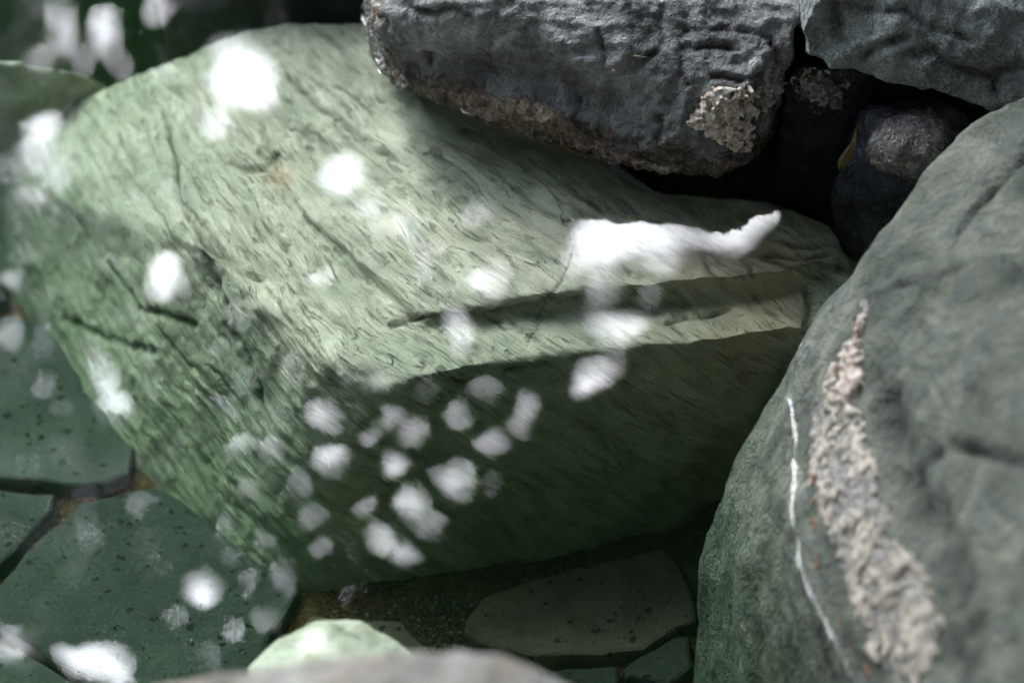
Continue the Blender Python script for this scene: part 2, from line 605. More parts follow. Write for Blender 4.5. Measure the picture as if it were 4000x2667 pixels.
# ------------------------------------------------------------------ the setting: earth, pool floor, water
def ground():
    n = 90
    V, Fc = [], []
    rings = [1.75, 1.85, 2.0, 2.6, 4, 7, 14, 40, 150, 600]
    zs = [-0.46, -0.2, 0.04, 0.10, 0.35, 1.7, 6.0, 20, 60, 150]  # outer rings raised into steep banks to shut out low sky light
    for r, z in zip(rings, zs):
        for k in range(n):
            a = 2 * math.pi * k / n
            rr = r * (1 + 0.05 * math.sin(3 * a + 1) + 0.03 * math.sin(7 * a)) if r < 30 else r
            V.append((rr * math.cos(a), rr * math.sin(a) + 0.1, z + (0.03 * math.sin(5 * a + r) if z > 0 else 0)))
    for i in range(len(rings) - 1):
        for k in range(n):
            Fc.append([i * n + k, i * n + (k + 1) % n, (i + 1) * n + (k + 1) % n, (i + 1) * n + k])
    o = mesh_obj('ground', V, Fc, M_earth)
    tag(o, kind='structure')
ground()

FLOOR_Z = -0.415
def pool_floor():
    n = 260
    xs = np.linspace(-2.0, 2.0, n)
    ys = np.linspace(-1.9, 2.1, n)
    X, Y = np.meshgrid(xs, ys)
    P = np.stack([X.ravel(), Y.ravel(), np.zeros(n * n)], 1)
    z = FLOOR_Z + 0.008 * fbm(P * 14, 4)
    # silt piled up in the corner between the boulders at the back right
    c = at(3200, 830, -0.13)
    d = np.hypot((P[:, 0] - c[0]) / 0.40, (P[:, 1] - c[1] - 0.12) / 0.38)
    z = z + (1 - smooth01(d, 0.45, 1.0)) * 0.265
    z = z - 0.65 * smooth01(P[:, 1] + 0.35 * P[:, 0], 0.62, 0.95)      # deeper water at the back
    P[:, 2] = z
    Fc = []
    idx = np.arange(n * n).reshape(n, n)
    F = np.stack([idx[:-1, :-1], idx[:-1, 1:], idx[1:, 1:], idx[1:, :-1]], -1).reshape(-1, 4)
    o = mesh_obj('pool_floor', P, F.tolist(), M_sand)
    tag(o, kind='structure')
    return o
floor = pool_floor()

SLABS = [  # outline in photograph pixels at the floor's height, warm tone?
    ([(-420, 1240), (60, 1230), (420, 1330), (560, 1640), (500, 1850), (400, 1895), (330, 1900), (150, 1878), (0, 1868), (-420, 1850)], 0),
    ([(-420, 1895), (0, 1905), (215, 1930), (200, 1990), (110, 2100), (0, 2205), (-180, 2360), (-420, 2480)], 0),
    ([(455, 1930), (620, 1905), (900, 2080), (1180, 2300), (1060, 2480), (960, 2720), (520, 2740), (220, 2590), (0, 2450), (-60, 2330), (0, 2270), (140, 2120), (320, 1965)], 0),
    ([(-420, 2520), (-120, 2440), (0, 2490), (170, 2585), (350, 2700), (420, 3000), (-420, 3000)], 0),
    ([(1810, 2480), (1815, 2420), (1880, 2335), (2060, 2262), (2320, 2195), (2590, 2135), (2650, 2200), (2722, 2345), (2722, 2425), (2650, 2448), (2520, 2535), (2420, 2552), (2080, 2566), (1930, 2535)], 1),
    ([(2432, 2608), (2480, 2560), (2640, 2482), (2700, 2480), (2712, 2600), (2610, 2672), (2540, 2650), (2450, 2640)], 0),
    ([(2140, 2612), (2300, 2600), (2420, 2592), (2425, 2760), (2140, 2780)], 0),
    ([(2660, 2200), (2790, 2150), (2860, 2300), (2760, 2330), (2700, 2270)], 0),
    ([(1040, 2560), (1220, 2400), (1560, 2420), (1700, 2560), (1600, 2900), (1100, 2900)], 1),
    ([(440, 2790), (1000, 2780), (1000, 3100), (440, 3100)], 0),
    ([(2440, 2700), (2800, 2640), (2900, 2900), (2460, 2960)], 0),
    ([(-1100, 1400), (-480, 1330), (-480, 2500), (-1150, 2600)], 0),
    ([(-900, 850), (-100, 820), (40, 1180), (-420, 1190), (-900, 1320)], 0),
]
def slab(poly, warm):
    rs = np.random.default_rng(int(abs(poly[0][0]) * 7 + abs(poly[0][1])))
    P = [at(x, y, FLOOR_Z + 0.02) for x, y in poly]
    out = []
    for i in range(len(P)):           # break the straight sides into short uneven ones
        a, b = P[i], P[(i + 1) % len(P)]
        L = np.linalg.norm(b - a)
        k = max(1, int(L / 0.018))
        for j in range(k):
            q = a + (b - a) * (j / k)
            q = q + np.array([rs.normal(), rs.normal(), 0]) * 0.0012
            out.append(q)
    c = np.mean(out, axis=0)
    c[2] = FLOOR_Z
    tilt = rs.normal(size=2) * 0.006
    n = len(out)
    V, Fc = [], []
    for ins, h in ((0.0, -0.02), (0.0, 0.013), (0.0022, 0.0185), (0.006, 0.0205)):
        for q in out:
            d = q - c
            L = np.linalg.norm(d[:2])
            r = d[:2] * (1 - ins / L)
            V.append((r[0], r[1], h + (r @ tilt if h > 0 else 0)))
    for s in range(3):
        for k in range(n):
            Fc.append([s * n + k, s * n + (k + 1) % n, (s + 1) * n + (k + 1) % n, (s + 1) * n + k])
    Fc.append([3 * n + k for k in range(n)])
    o = mesh_obj('stone_slab', V, Fc, M_slab_w if warm else M_slab, floor, smooth=False)
    o.location = c
    return o
for poly, w in SLABS:
    slab(poly, w)

# water: a closed body with a flat top at z = 0
bm = bmesh.new()
bmesh.ops.create_cube(bm, size=1.0)
for v in bm.verts:
    v.co.x *= 3.9
    v.co.y = v.co.y * 3.9 + 0.1
    v.co.z = 0.0 if v.co.z > 0 else -1.3
water = bm_obj('water', bm, M_water, smooth=False)
tag(water, kind='structure')

# ------------------------------------------------------------------ boulders
def base_of(pts, z=-0.45):
    return [np.array([p[0], p[1], z]) for p in pts]

BVHS = {}
def bvh_of(o):
    if o.name not in BVHS:
        me = o.data
        co = get_co(me)
        BVHS[o.name] = BVHTree.FromPolygons([tuple(c) for c in co], [tuple(p.vertices) for p in me.polygons])
    return BVHS[o.name]

def hit(o, px, py):
    d = F_ + R_ * ((px - 2000.0) / FPX) - U_ * ((py - 1333.5) / FPX)
    d /= np.linalg.norm(d)
    loc, nor, _, _ = bvh_of(o).ray_cast(Vector(CAM), Vector(d))
    return loc, nor

CR_RIGHT = [(3385, 1180), (3370, 1290), (3345, 1420), (3370, 1560), (3380, 1700), (3440, 1900), (3500, 1980), (3450, 2080), (3620, 2220), (3690, 2420), (3660, 2600), (3560, 2720),
            (3400, 2560), (3330, 2350), (3240, 2100), (3160, 1900), (3160, 1720), (3180, 1600), (3250, 1430), (3310, 1330)]
CR_CREAM = [(2690, 480), (2720, 420), (2790, 335), (2890, 350), (2970, 330), (2960, 450), (2945, 560), (2900, 600), (2830, 570), (2760, 530)]
CR_GREY = [(2990, 270), (3050, 265), (3055, 320), (3030, 400), (2970, 440), (2985, 340)]
CR_LEFT = [(1415, -40), (1500, -40), (1520, 90), (1490, 170), (1540, 260), (1620, 340), (1560, 350), (1450, 230), (1425, 110)]
CR_BAND = [(1580, 290), (1750, 330), (1950, 380), (2150, 400), (2250, 450), (2270, 500), (2330, 570), (2560, 640), (2700, 640), (2900, 610), (2960, 600), (2900, 670), (2560, 680), (2280, 600), (1900, 470), (1620, 370)]
CR_WEDGE = [(3080, 290), (3150, 262), (3270, 270), (3330, 330), (3300, 430), (3200, 450), (3110, 400)]
CR_BLACK = [(3360, 560), (3480, 430), (3620, 410), (3720, 500), (3700, 620), (3640, 740), (3500, 700), (3390, 660)]

# --- the big pale green block under water
def make_main():
    A = lambda L: [at(*p) for p in L]
    ridge = A([(650, 530, -.125), (690, 800, -.125), (780, 960, -.12), (1100, 1250, -.12), (1270, 1420, -.122), (1330, 1490, -.14), (1480, 1515, -.13)])
    front = A([(1640, 1470, -.118), (1900, 1412, -.112), (2300, 1345, -.108), (2700, 1335, -.112), (3100, 1280, -.116), (3260, 1245, -.125)])
    back = A([(1100, 88, -.11), (1430, 90, -.115), (2300, 560, -.10), (3200, 880, -.12), (3315, 1150, -.125), (3330, 1000, -.13)])
    topl = A([(900, 130, -.135), (700, 210, -.155), (550, 320, -.18), (400, 430, -.205), (200, 470, -.25), (0, 560, -.29), (-120, 650, -.33)])
    left = A([(-120, 900, -.40), (40, 1040, -.43), (230, 1450, -.44), (350, 1700, -.44), (450, 1830, -.44), (620, 2000, -.44), (790, 2140, -.44), (880, 2250, -.44), (1010, 2340, -.44)])
    base = A([(1250, 2365, -.44), (1450, 2340, -.44), (1700, 2280, -.44), (2200, 2230, -.44), (2750, 2060, -.44), (3150, 1800, -.44)])
    body = ridge + front + back + topl + left + base + base_of(back + topl)
    top_e = [(3300, 985, -.10), (3080, 1060, -.088), (2600, 1104, -.078), (2300, 1128, -.076), (1950, 1170, -.085), (1650, 1238, -.102)]
    top_b = [(1150, 92, -.105), (1430, 90, -.092), (2300, 560, -.06), (3000, 790, -.075), (3230, 875, -.088), (1000, 420, -.105), (1150, 800, -.102)]
    slab_ = A(top_e + top_b) + [at(x, y, z) - np.array([0, 0, 0.08]) for x, y, z in top_e + top_b]
    me = hull_union([body, slab_], 0.0029, 5)
    co, no = get_co(me), get_no(me)
    # lamination coordinate
    def strata(P):
        x, y, z = P.T
        w = 0.52 * x + 0.50 * y + 0.62 * z
        w = w - 0.38 * np.log1p(np.exp((-0.20 - x) / 0.05)) * 0.05
        w = w + 0.020 * fbm(P * 3.1, 3) + 0.006 * fbm(P * 12, 2)
        s = 0.7 * x - 0.7 * y
        q = 0.4 * x + 0.4 * y - 0.75 * z
        return np.stack([s, q, w], 1)
    co = co + no * (0.013 * fbm(co * 4.2, 3) + 0.006 * fbm(co * 11, 3))[:, None]
    for amp_, fr_ in ((0.006, 15), (0.0022, 50)):       # edges that wander and chip
        co = co + amp_ * np.stack([fbm(co * fr_ + 3, 2), fbm(co * fr_ + 31, 2), 0.5 * fbm(co * fr_ + 57, 2)], 1)
    px = px_of(co)
    lim = np.interp(px[:, 0], [2150, 2350, 2560, 3000, 3240, 3330], [380, 600, 750, 790, 880, 950])
    cut = smooth01(lim - px[:, 1], 0, 70) * (px[:, 0] > 2150) * smooth01(co[:, 2], -0.3, -0.1)
    co[:, 2] -= 0.20 * cut
    S = strata(co)
    px = px_of(co)
    leftness = 1 - smooth01(px[:, 0] - 0.35 * (px[:, 1] - 800), 600, 1150)
    rough_reg = np.clip(0.22 + 1.3 * fbm(co * 6 + 3, 3) + 0.10 * leftness + 0.28 * smooth01(px[:, 1], 900, 1350) * (1 - leftness) + 0.3 * smooth01(px[:, 0], 2300, 2900), 0.08, 1.3)
    t = S[:, 2] * 46 + 1.1 * fbm(co * 9, 3) + 0.5 * noise(co * 30)
    saw = t - np.floor(t)
    saw = np.where(saw < 0.85, saw / 0.85, (1 - saw) / 0.15) - 0.5
    t2 = S[:, 2] * 118 + 1.6 * fbm(co * 16 + 8, 3)
    saw2 = t2 - np.floor(t2)
    saw2 = np.where(saw2 < 0.8, saw2 / 0.8, (1 - saw2) / 0.2) - 0.5
    sn = noise(S * np.array([8, 8, 75])) + 0.6 * noise(S * np.array([18, 18, 160]))
    chip = np.clip(noise(S * np.array([12, 12, 66]) + 4) - 0.15, 0, 1)
    co = co + no * (rough_reg * (0.0034 * saw * np.clip(0.25 + 1.3 * noise(co * 12), 0, 1) * 1.6 + 0.0012 * saw2 + 0.0022 * sn - 0.004 * chip))[:, None]
    co = co + no * (0.0012 * fbm(co * 70, 3))[:, None]
    cracks = [
        ([(1480, 1275), (1640, 1240), (1930, 1222), (2140, 1178), (2300, 1160)], 11, 0.012),
        ([(2250, 940), (2200, 1090), (2130, 1180), (2090, 1290), (2040, 1370)], 5, 0.004),
        ([(2590, 1268), (2640, 1245), (2740, 1240), (2790, 1222), (2860, 1200)], 10, 0.009),
        ([(1090, 270), (1200, 370), (1330, 480), (1460, 570), (1600, 650)], 14, 0.006),
        ([(1060, 450), (1160, 500), (1240, 560)], 10, 0.005),
        ([(890, 640), (960, 665), (1040, 660), (1100, 590)], 12, 0.007),
        ([(1050, 660), (1080, 700), (1090, 730)], 10, 0.005),
        ([(640, 470), (680, 600), (695, 760), (720, 830)], 16, 0.012),
        ([(700, 780), (800, 950), (960, 1060), (1060, 1110)], 14, 0.010),
        ([(1000, 840), (1120, 960), (1180, 1140), (1280, 1230), (1420, 1330)], 12, 0.006),
        ([(520, 1200), (640, 1230), (780, 1280)], 15, 0.008),
        ([(230, 1230), (420, 1330), (620, 1380)], 16, 0.009),
        ([(2740, 990), (2920, 980), (3100, 1000), (3290, 990)], 12, 0.008),
        ([(2920, 985), (3060, 1030), (3140, 1050)], 11, 0.006),
        ([(3030, 930), (3130, 960), (3290, 955)], 10, 0.005),
        ([(3100, 980), (3220, 1040), (3290, 1050)], 10, 0.006),
        ([(3160, 1130), (3165, 1200), (3150, 1260), (3200, 1270)], 15, 0.010),
        ([(2940, 1155), (3000, 1210), (3060, 1245)], 10, 0.006),
        ([(2730, 990), (2770, 1050), (2830, 1105)], 9, 0.004),
        ([(2890, 1010), (2930, 1040), (2945, 1090)], 9, 0.005),
        ([(780, 960), (900, 1250), (1000, 1500), (1040, 1700)], 16, 0.008),
        ([(1740, 1480), (1830, 1500), (1900, 1460)], 10, 0.006),
        ([(1960, 1450), (2150, 1420)], 10, 0.005),
    ]
    rc = np.random.default_rng(8)
    for k in range(34):                # long thin partings that follow the layers
        if k < 28:
            x0, y0, sl = rc.uniform(800, 2700), rc.uniform(250, 1350), rc.uniform(0.55, 0.85)
        else:
            x0, y0, sl = rc.uniform(250, 1100), rc.uniform(700, 1900), rc.uniform(1.0, 1.5)
        L_ = rc.uniform(90, 330)
        xs_ = np.linspace(0, L_, 6)
        cracks.append(([(x0 + a_, y0 + sl * a_ + rc.normal() * 7) for a_ in xs_], rc.uniform(5, 8), rc.uniform(0.002, 0.005)))
    crack = np.zeros(len(co))
    co, crack = carve(co, no, cracks, crack)
    crack = np.maximum(crack, np.clip(chip * rough_reg * 0.7, 0, 0.4))
    stain = smooth01(px[:, 0], 2350, 3000) * (1 - smooth01(px[:, 0], 3080, 3220)) * smooth01(px[:, 1], 880, 1000)
    stain = stain * np.clip(0.55 + 0.9 * fbm(co * 14, 3), 0, 1) * 0.85
    s2 = np.exp(-(((px[:, 0] - 1090) / 50) ** 2 + ((px[:, 1] - 690) / 45) ** 2))
    stain = np.maximum(stain, s2 * 0.8)
    set_co(me, co)
    add_attr(me, 'strata', S)
    add_attr(me, 'crack', crack)
    add_attr(me, 'stain', stain)
    return finish_rock('boulder', me, M_main, 'largest pale green layered boulder lying under the water, stepped ledges at its right end')
main = make_main()

def generic_rock(hulls, voxel, it, mat, label, amp=(0.012, 0.005, 0.002), freq=(5, 16, 50), ridge_amp=0.0, ridge_f=22, cracks=(), seed=0, extra=None, crusts=()):
    me = hull_union(hulls, voxel, it)
    co, no = get_co(me), get_no(me)
    off = seed * 13.7
    for a, f in zip(amp, freq):
        co = co + no * (a * fbm(co * f + off, 3))[:, None]
    if ridge_amp:
        co = co + no * (ridge_amp * (ridged(co * ridge_f + off, 3) - 0.6))[:, None]
    if extra is not None:
        co = extra(co, no)
    crack = np.zeros(len(co))
    if cracks:
        co, crack = carve(co, no, cracks, crack)
    set_co(me, co)
    add_attr(me, 'crack', crack)
    if crusts:
        Q = px_of(co)
        facing = (no * (CAM - co)).sum(1) > 0
        cm = np.zeros(len(co))
        for poly, amt in crusts:
            d, _ = seg_dist(Q, list(poly) + [poly[0]])
            d = np.where(in_poly(Q, poly), d, -d)
            cm = np.maximum(cm, smooth01(d + 60 * fbm(co * 16, 3), -50, 60) * amt * facing)
        add_attr(me, 'crust', cm)
    return finish_rock('boulder', me, mat, label)

A = lambda L: [at(*p) for p in L]
AM = lambda L: [at_mirror(*p) for p in L]

# --- dark grey boulder at the top
wl_ = A([(1425, 60, .0), (1432, 150, 0), (1475, 275, 0), (1570, 365, 0), (1900, 480, 0), (2280, 607, 0), (2600, 678, 0), (2800, 690, 0), (2960, 640, 0), (3040, 520, 0)])
wl_low = [p * np.array([1, 1, 0]) + np.array([0.0, 0.095, -0.075]) for p in wl_]
ridge_ = AM([(1500, 420, .055), (1650, 560, .08), (2000, 705, .092), (2300, 815, .10), (2560, 852, .094), (2850, 915, .10)])
top_ = A([(1418, -40, .07), (1445, 60, .085), (1700, 0, .13), (2000, 0, .15), (2600, 0, .165), (3150, 0, .15), (3125, 140, .125), (3080, 300, .085), (3010, 440, .05),
          (1420, -300, .10), (1700, -500, .17), (2600, -600, .19), (3150, -400, .17)])
back_ = [np.array([p[0], p[1] + 0.02, -0.1]) for p in A([(1420, -300, .0), (1700, -560, .0), (2600, -650, .0), (3150, -400, .0)])]
def top_extra(co, no):
    px = px_of(co)
    # oblique wrinkles and a shallow hollow scooped out of the front
    hol = np.exp(-(((px[:, 0] - 1930) / 330) ** 2 + ((px[:, 1] - 300 - 0.1 * (px[:, 0] - 1930)) / 85) ** 2))
    hol2 = np.exp(-(((px[:, 0] - 2380) / 130) ** 2 + ((px[:, 1] - 430) / 110) ** 2))
    bul = np.exp(-(((px[:, 0] - 2100) / 420) ** 2 + ((px[:, 1] - 440 - 0.28 * (px[:, 0] - 2100)) / 50) ** 2))
    d = -0.024 * hol - 0.014 * hol2 + 0.010 * bul
    wr = ridged(co * np.array([14, 30, 30]) + 2, 3) - 0.6
    d = d + 0.006 * (ridged(co * 24 + 9, 3) - 0.6) + 0.005 * wr + 0.003 * fbm(co * 55, 3) + 0.0022 * (ridged(co * np.array([45, 80, 80]) + 6, 2) - 0.6)
    return co + no * d[:, None]
top_rock = generic_rock([wl_ + wl_low + ridge_ + top_ + back_], 0.0036, 8, M_top,
    'dark grey wrinkled boulder at the top, cream crust near its right end',
    amp=(0.012, 0.006, 0.0025), freq=(6, 18, 60), seed=1, extra=top_extra, crusts=[(CR_CREAM, 1.0), (CR_GREY, .9), (CR_LEFT, .95), (CR_BAND, .85)], cracks=[
        ([(1560, 20), (1680, 60), (1770, 30), (1850, 80)], 12, 0.008),
        ([(2340, 100), (2350, 180), (2370, 260)], 10, 0.006),
        ([(2650, 190), (2780, 180), (2900, 190)], 14, 0.010),
        ([(2590, 0), (2570, 100), (2590, 170), (2500, 260)], 10, 0.005),
        ([(2570, 440), (2580, 500), (2555, 560)], 15, 0.009),
        ([(2640, 150), (2700, 120), (2860, 110), (3060, 160)], 10, 0.006),
        ([(2760, 300), (2900, 305), (3010, 290)], 14, 0.009),
        ([(2650, 210), (2670, 300), (2690, 340)], 8, 0.004),
        ([(3010, 150), (3050, 220), (3040, 260)], 14, 0.010),
        ([(2230, 330), (2260, 400), (2240, 470), (2290, 520)], 14, 0.006),
        ([(1670, 200), (1680, 260)], 14, 0.007),
    ])

# --- flaky blue-grey boulder overhanging the gap at the upper right
e = A([(3205, -30, .20), (3120, 120, .155), (3145, 220, .125), (3300, 245, .12), (3500, 235, .12), (3650, 270, .115), (3780, 390, .095), (3850, 430, .085), (4000, 390, .10), (4400, 360, .10)])
t = A([(3225, -20, .19), (3600, 10, .185), (4000, 60, .175), (4500, 80, .18), (4500, -400, .25), (3800, -500, .27), (3230, -350, .25)])
un = [p + np.array([0, 0.20, -0.06]) for p in e] + [p + np.array([0, 0.30, -0.20]) for p in t[:4]] + [p + np.array([0, 0.32, -0.25]) for p in t[4:]]
flaky_rock = generic_rock([e + t + un], 0.0042, 6, M_pale_vein,
    'blue grey boulder with white squiggly flakes overhanging the dark hollow, upper right',
    amp=(0.014, 0.010, 0.003), freq=(6, 15, 55), ridge_amp=0.010, ridge_f=13, seed=2, cracks=[
        ([(3260, 0), (3270, 90), (3290, 190)], 26, 0.018),
        ([(3290, 20), (3420, 45), (3560, 50)], 16, 0.012),
        ([(3370, 240), (3420, 190), (3560, 140)], 14, 0.010),
        ([(3520, 220), (3640, 200), (3720, 260), (3860, 300), (4000, 250)], 18, 0.014),
        ([(3880, 380), (3900, 300), (4000, 240)], 16, 0.012),
        ([(3560, 50), (3640, 110), (3800, 160)], 12, 0.008),
    ])

# --- crusted rock closing the hollow
c = A([(3060, 330, .05), (3120, 270, .075), (3330, 260, .075), (3420, 330, .05), (3340, 450, .01), (3230, 470, -.01), (3060, 520, -.03), (3250, 560, -.06), (3380, 520, -.05)])
c2 = A([(3330, 340, .0), (4500, 340, .0), (3330, 640, -.2), (4500, 640, -.2)])
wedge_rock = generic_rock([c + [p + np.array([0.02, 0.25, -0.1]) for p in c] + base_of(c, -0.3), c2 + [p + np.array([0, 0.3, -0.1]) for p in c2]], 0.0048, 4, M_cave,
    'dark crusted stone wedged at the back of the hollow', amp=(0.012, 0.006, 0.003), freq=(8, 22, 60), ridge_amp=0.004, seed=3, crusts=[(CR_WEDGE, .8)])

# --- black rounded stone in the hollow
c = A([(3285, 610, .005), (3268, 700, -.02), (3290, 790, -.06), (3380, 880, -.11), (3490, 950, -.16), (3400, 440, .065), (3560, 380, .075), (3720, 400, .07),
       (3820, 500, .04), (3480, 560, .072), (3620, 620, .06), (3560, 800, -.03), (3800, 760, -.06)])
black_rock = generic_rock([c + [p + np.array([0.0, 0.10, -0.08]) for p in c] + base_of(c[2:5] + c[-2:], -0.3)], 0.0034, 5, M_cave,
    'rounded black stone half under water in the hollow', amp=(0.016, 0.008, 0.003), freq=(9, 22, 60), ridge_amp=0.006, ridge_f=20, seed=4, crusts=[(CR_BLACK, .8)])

# --- smooth grey-green boulder on the right
sil = A([(4200, 280, .16), (4000, 372, .16), (3800, 472, .155), (3600, 690, .145), (3425, 985, .125), (3335, 1190, .09), (3290, 1300, .055), (3240, 1425, .002)])
wlr = A([(3135, 1600, 0), (3112, 1750, 0), (3085, 1950, 0), (3150, 2250, 0), (3205, 2400, 0), (3340, 2667, 0), (3450, 2900, 0)])
sub = A([(3105, 1455, -.05), (2955, 1625, -.10), (2855, 1800, -.15), (2765, 1990, -.21), (2735, 2110, -.25), (2725, 2400, -.36), (2715, 2700, -.42), (2800, 3000, -.44)])
topr = A([(3420, 1450, .095), (3440, 1700, .105), (3500, 1950, .115), (3640, 2250, .125), (3720, 2600, .14), (3750, 800, .19), (3900, 1100, .235), (4000, 1500, .262),
          (4050, 2000, .262), (4150, 2700, .27), (4800, 700, .26), (4900, 1600, .30), (4900, 2700, .30), (3900, 3100, .18)])
right_rock = generic_rock([sil + wlr + sub + topr + base_of(sil) + base_of(A([(4900, 700, .26), (4900, 3000, .3), (3900, 3100, .1)]))], 0.0044, 9, M_right,
    'smooth grey green boulder filling the right side, pale crust along its waterline',
    amp=(0.016, 0.007, 0.002), freq=(6, 14, 45), seed=5, crusts=[(CR_RIGHT, 1.0)], cracks=[
        ([(3420, 1380), (3470, 1600), (3520, 1850), (3700, 2120), (3760, 2400), (3740, 2700)], 75, 0.014),
        ([(4060, 560), (3900, 720), (3780, 850), (3700, 970)], 12, 0.014),
        ([(3690, 1740), (3800, 1755), (3900, 1790), (4050, 1810)], 24, 0.014),
        ([(3400, 1180), (3480, 1120), (3600, 1090), (3760, 1040)], 18, 0.005),
        ([(3690, 1740), (3560, 1830), (3480, 1960)], 34, 0.007),
        ([(3200, 2470), (3230, 2600), (3260, 2700)], 11, 0.005),
        ([(3790, 530), (3840, 500)], 12, 0.006),
    ])

# --- foreground boulder along the bottom edge
tp = A([(420, 2700, .30), (850, 2592, .30), (1300, 2556, .305), (1650, 2520, .305), (1800, 2515, .30), (1950, 2545, .295), (2120, 2610, .29), (2270, 2680, .275)])
nr = A([(500, 3100, .33), (1300, 3000, .35), (2000, 3000, .33), (2350, 2950, .27), (1200, 3500, .30), (1900, 3500, .28)])
bottom_rock = generic_rock([tp + nr + base_of(tp) + base_of(nr)], 0.006, 6, M_bottom,
    'blurred warm grey boulder top along the bottom edge, nearest of all', amp=(0.012, 0.005, 0.002), freq=(7, 18, 45), seed=6)

# --- pale shoulder of rock just behind it, under water
tp = A([(960, 2600, -.09), (1090, 2490, -.075), (1250, 2418, -.07), (1400, 2424, -.06), (1560, 2490, -.06), (1680, 2570, -.07), (1300, 2560, -.04), (1400, 2700, -.03), (1000, 2750, -.07), (1700, 2750, -.08)])
shelf_rock = generic_rock([tp + [np.array([p[0] * 1.02, p[1] + 0.02, -0.45]) for p in tp]], 0.004, 5, M_shelf,
    'small pale green rock under water just above the bottom edge boulder', amp=(0.008, 0.004, 0.0015), freq=(8, 20, 50), seed=7, cracks=[
        ([(1290, 2440), (1350, 2465), (1420, 2500)], 8, 0.004)])

# --- pale rock at the far left, under water
tp = A([(-500, 260, -.16), (-200, 230, -.13), (60, 240, -.14), (260, 270, -.17), (420, 320, -.22), (520, 400, -.27), (-500, 420, -.2), (100, 420, -.2)])
farleft_rock = generic_rock([tp + [np.array([p[0], p[1] + 0.03, -0.45]) for p in tp]], 0.005, 7, M_shelf,
    'pale green rock under water at the left edge behind the largest boulder', amp=(0.010, 0.005, 0.0015), freq=(7, 18, 50), seed=8)

# --- black wet rock at the top edge, left of the dark grey boulder
wlt = A([(560, -380, 0), (700, -335, 0), (880, -325, 0), (1200, -325, 0), (1500, -330, 0)])
tp = A([(700, -600, .09), (1000, -560, .11), (1400, -550, .11), (560, -950, .12), (1500, -950, .14)])
black_far = generic_rock([wlt + tp + base_of(wlt + tp, -0.9)], 0.006, 5, M_mossy,
    'wet black rock at the top edge behind the largest boulder', amp=(0.010, 0.004, 0.0015), freq=(7, 20, 50), seed=9)

# ------------------------------------------------------------------ waterline edges: the thin rim of water drawn up against each stone
def waterline(o, rad, name='water_rim', keep=0.12):
    bm = bmesh.new()
    bm.from_mesh(o.data)
    r = bmesh.ops.bisect_plane(bm, geom=bm.verts[:] + bm.edges[:] + bm.faces[:], plane_co=(0, 0, 0.0006), plane_no=(0, 0, 1))
    edges = [x for x in r['geom_cut'] if isinstance(x, bmesh.types.BMEdge)]
    adj = {}
    for ed in edges:
        a, b = ed.verts
        adj.setdefault(a, []).append(b)
        adj.setdefault(b, []).append(a)
    seen, loops = set(), []
    for s in adj:
        if s in seen: continue
        loop, cur, prev = [s], s, None
        seen.add(s)
        while True:
            nx = [v for v in adj[cur] if v is not prev and v not in seen]
            if not nx: break
            prev, cur = cur, nx[0]
            seen.add(cur)
            loop.append(cur)
        loops.append(np.array([v.co[:] for v in loop]))
    bm.free()
    V, Fc = [], []
    prof = [(-0.6, 1.15), (0.0, 0.78), (0.45, 0.42), (1.0, 0.16), (1.7, -0.03)]      # outwards, upwards (in units of rad)
    K = len(prof)
    for L in loops:
        if len(L) < 20: continue
        if np.linalg.norm(np.diff(L, axis=0), axis=1).sum() < keep: continue
        for _ in range(6):
            L = np.concatenate([L[:1], (L[:-2] + 2 * L[1:-1] + L[2:]) / 4, L[-1:]])
        L = L[::2]
        T = np.gradient(L, axis=0)
        T /= np.linalg.norm(T, axis=1)[:, None] + 1e-9
        area = (L[:, 0] * np.roll(L[:, 1], -1) - L[:, 1] * np.roll(L[:, 0], -1)).sum()
        Nn = np.stack([T[:, 1], -T[:, 0], np.zeros(len(T))], 1) * (1 if area > 0 else -1)
        w = rad * np.clip(0.62 + 1.3 * noise(L * 34), 0.08, 1.4)
        off = len(V)
        for po, pz in prof:
            V += list(L + Nn * (w * po)[:, None] + np.array([0, 0, 1.0]) * (w * pz * 0.62)[:, None])
        n = len(L)
        for k in range(K - 1):
            for i in range(n - 1):
                q = [off + k * n + i, off + k * n + i + 1, off + (k + 1) * n + i + 1, off + (k + 1) * n + i]
                Fc.append(q if area > 0 else q[::-1])
    if V:
        mesh_obj(name, V, Fc, M_edge, water)
waterline(top_rock, 0.0042)
waterline(right_rock, 0.0036)
waterline(black_rock, 0.0034)

# ------------------------------------------------------------------ mineral crusts
ICO = None
def ico():
    global ICO
    if ICO is None:
        b = bmesh.new()
        bmesh.ops.create_icosphere(b, subdivisions=1, radius=1.0)
        b.verts.index_update()
        ICO = (np.array([v.co[:] for v in b.verts]), [[v.index for v in f.verts] for f in b.faces])
        b.free()
    return ICO

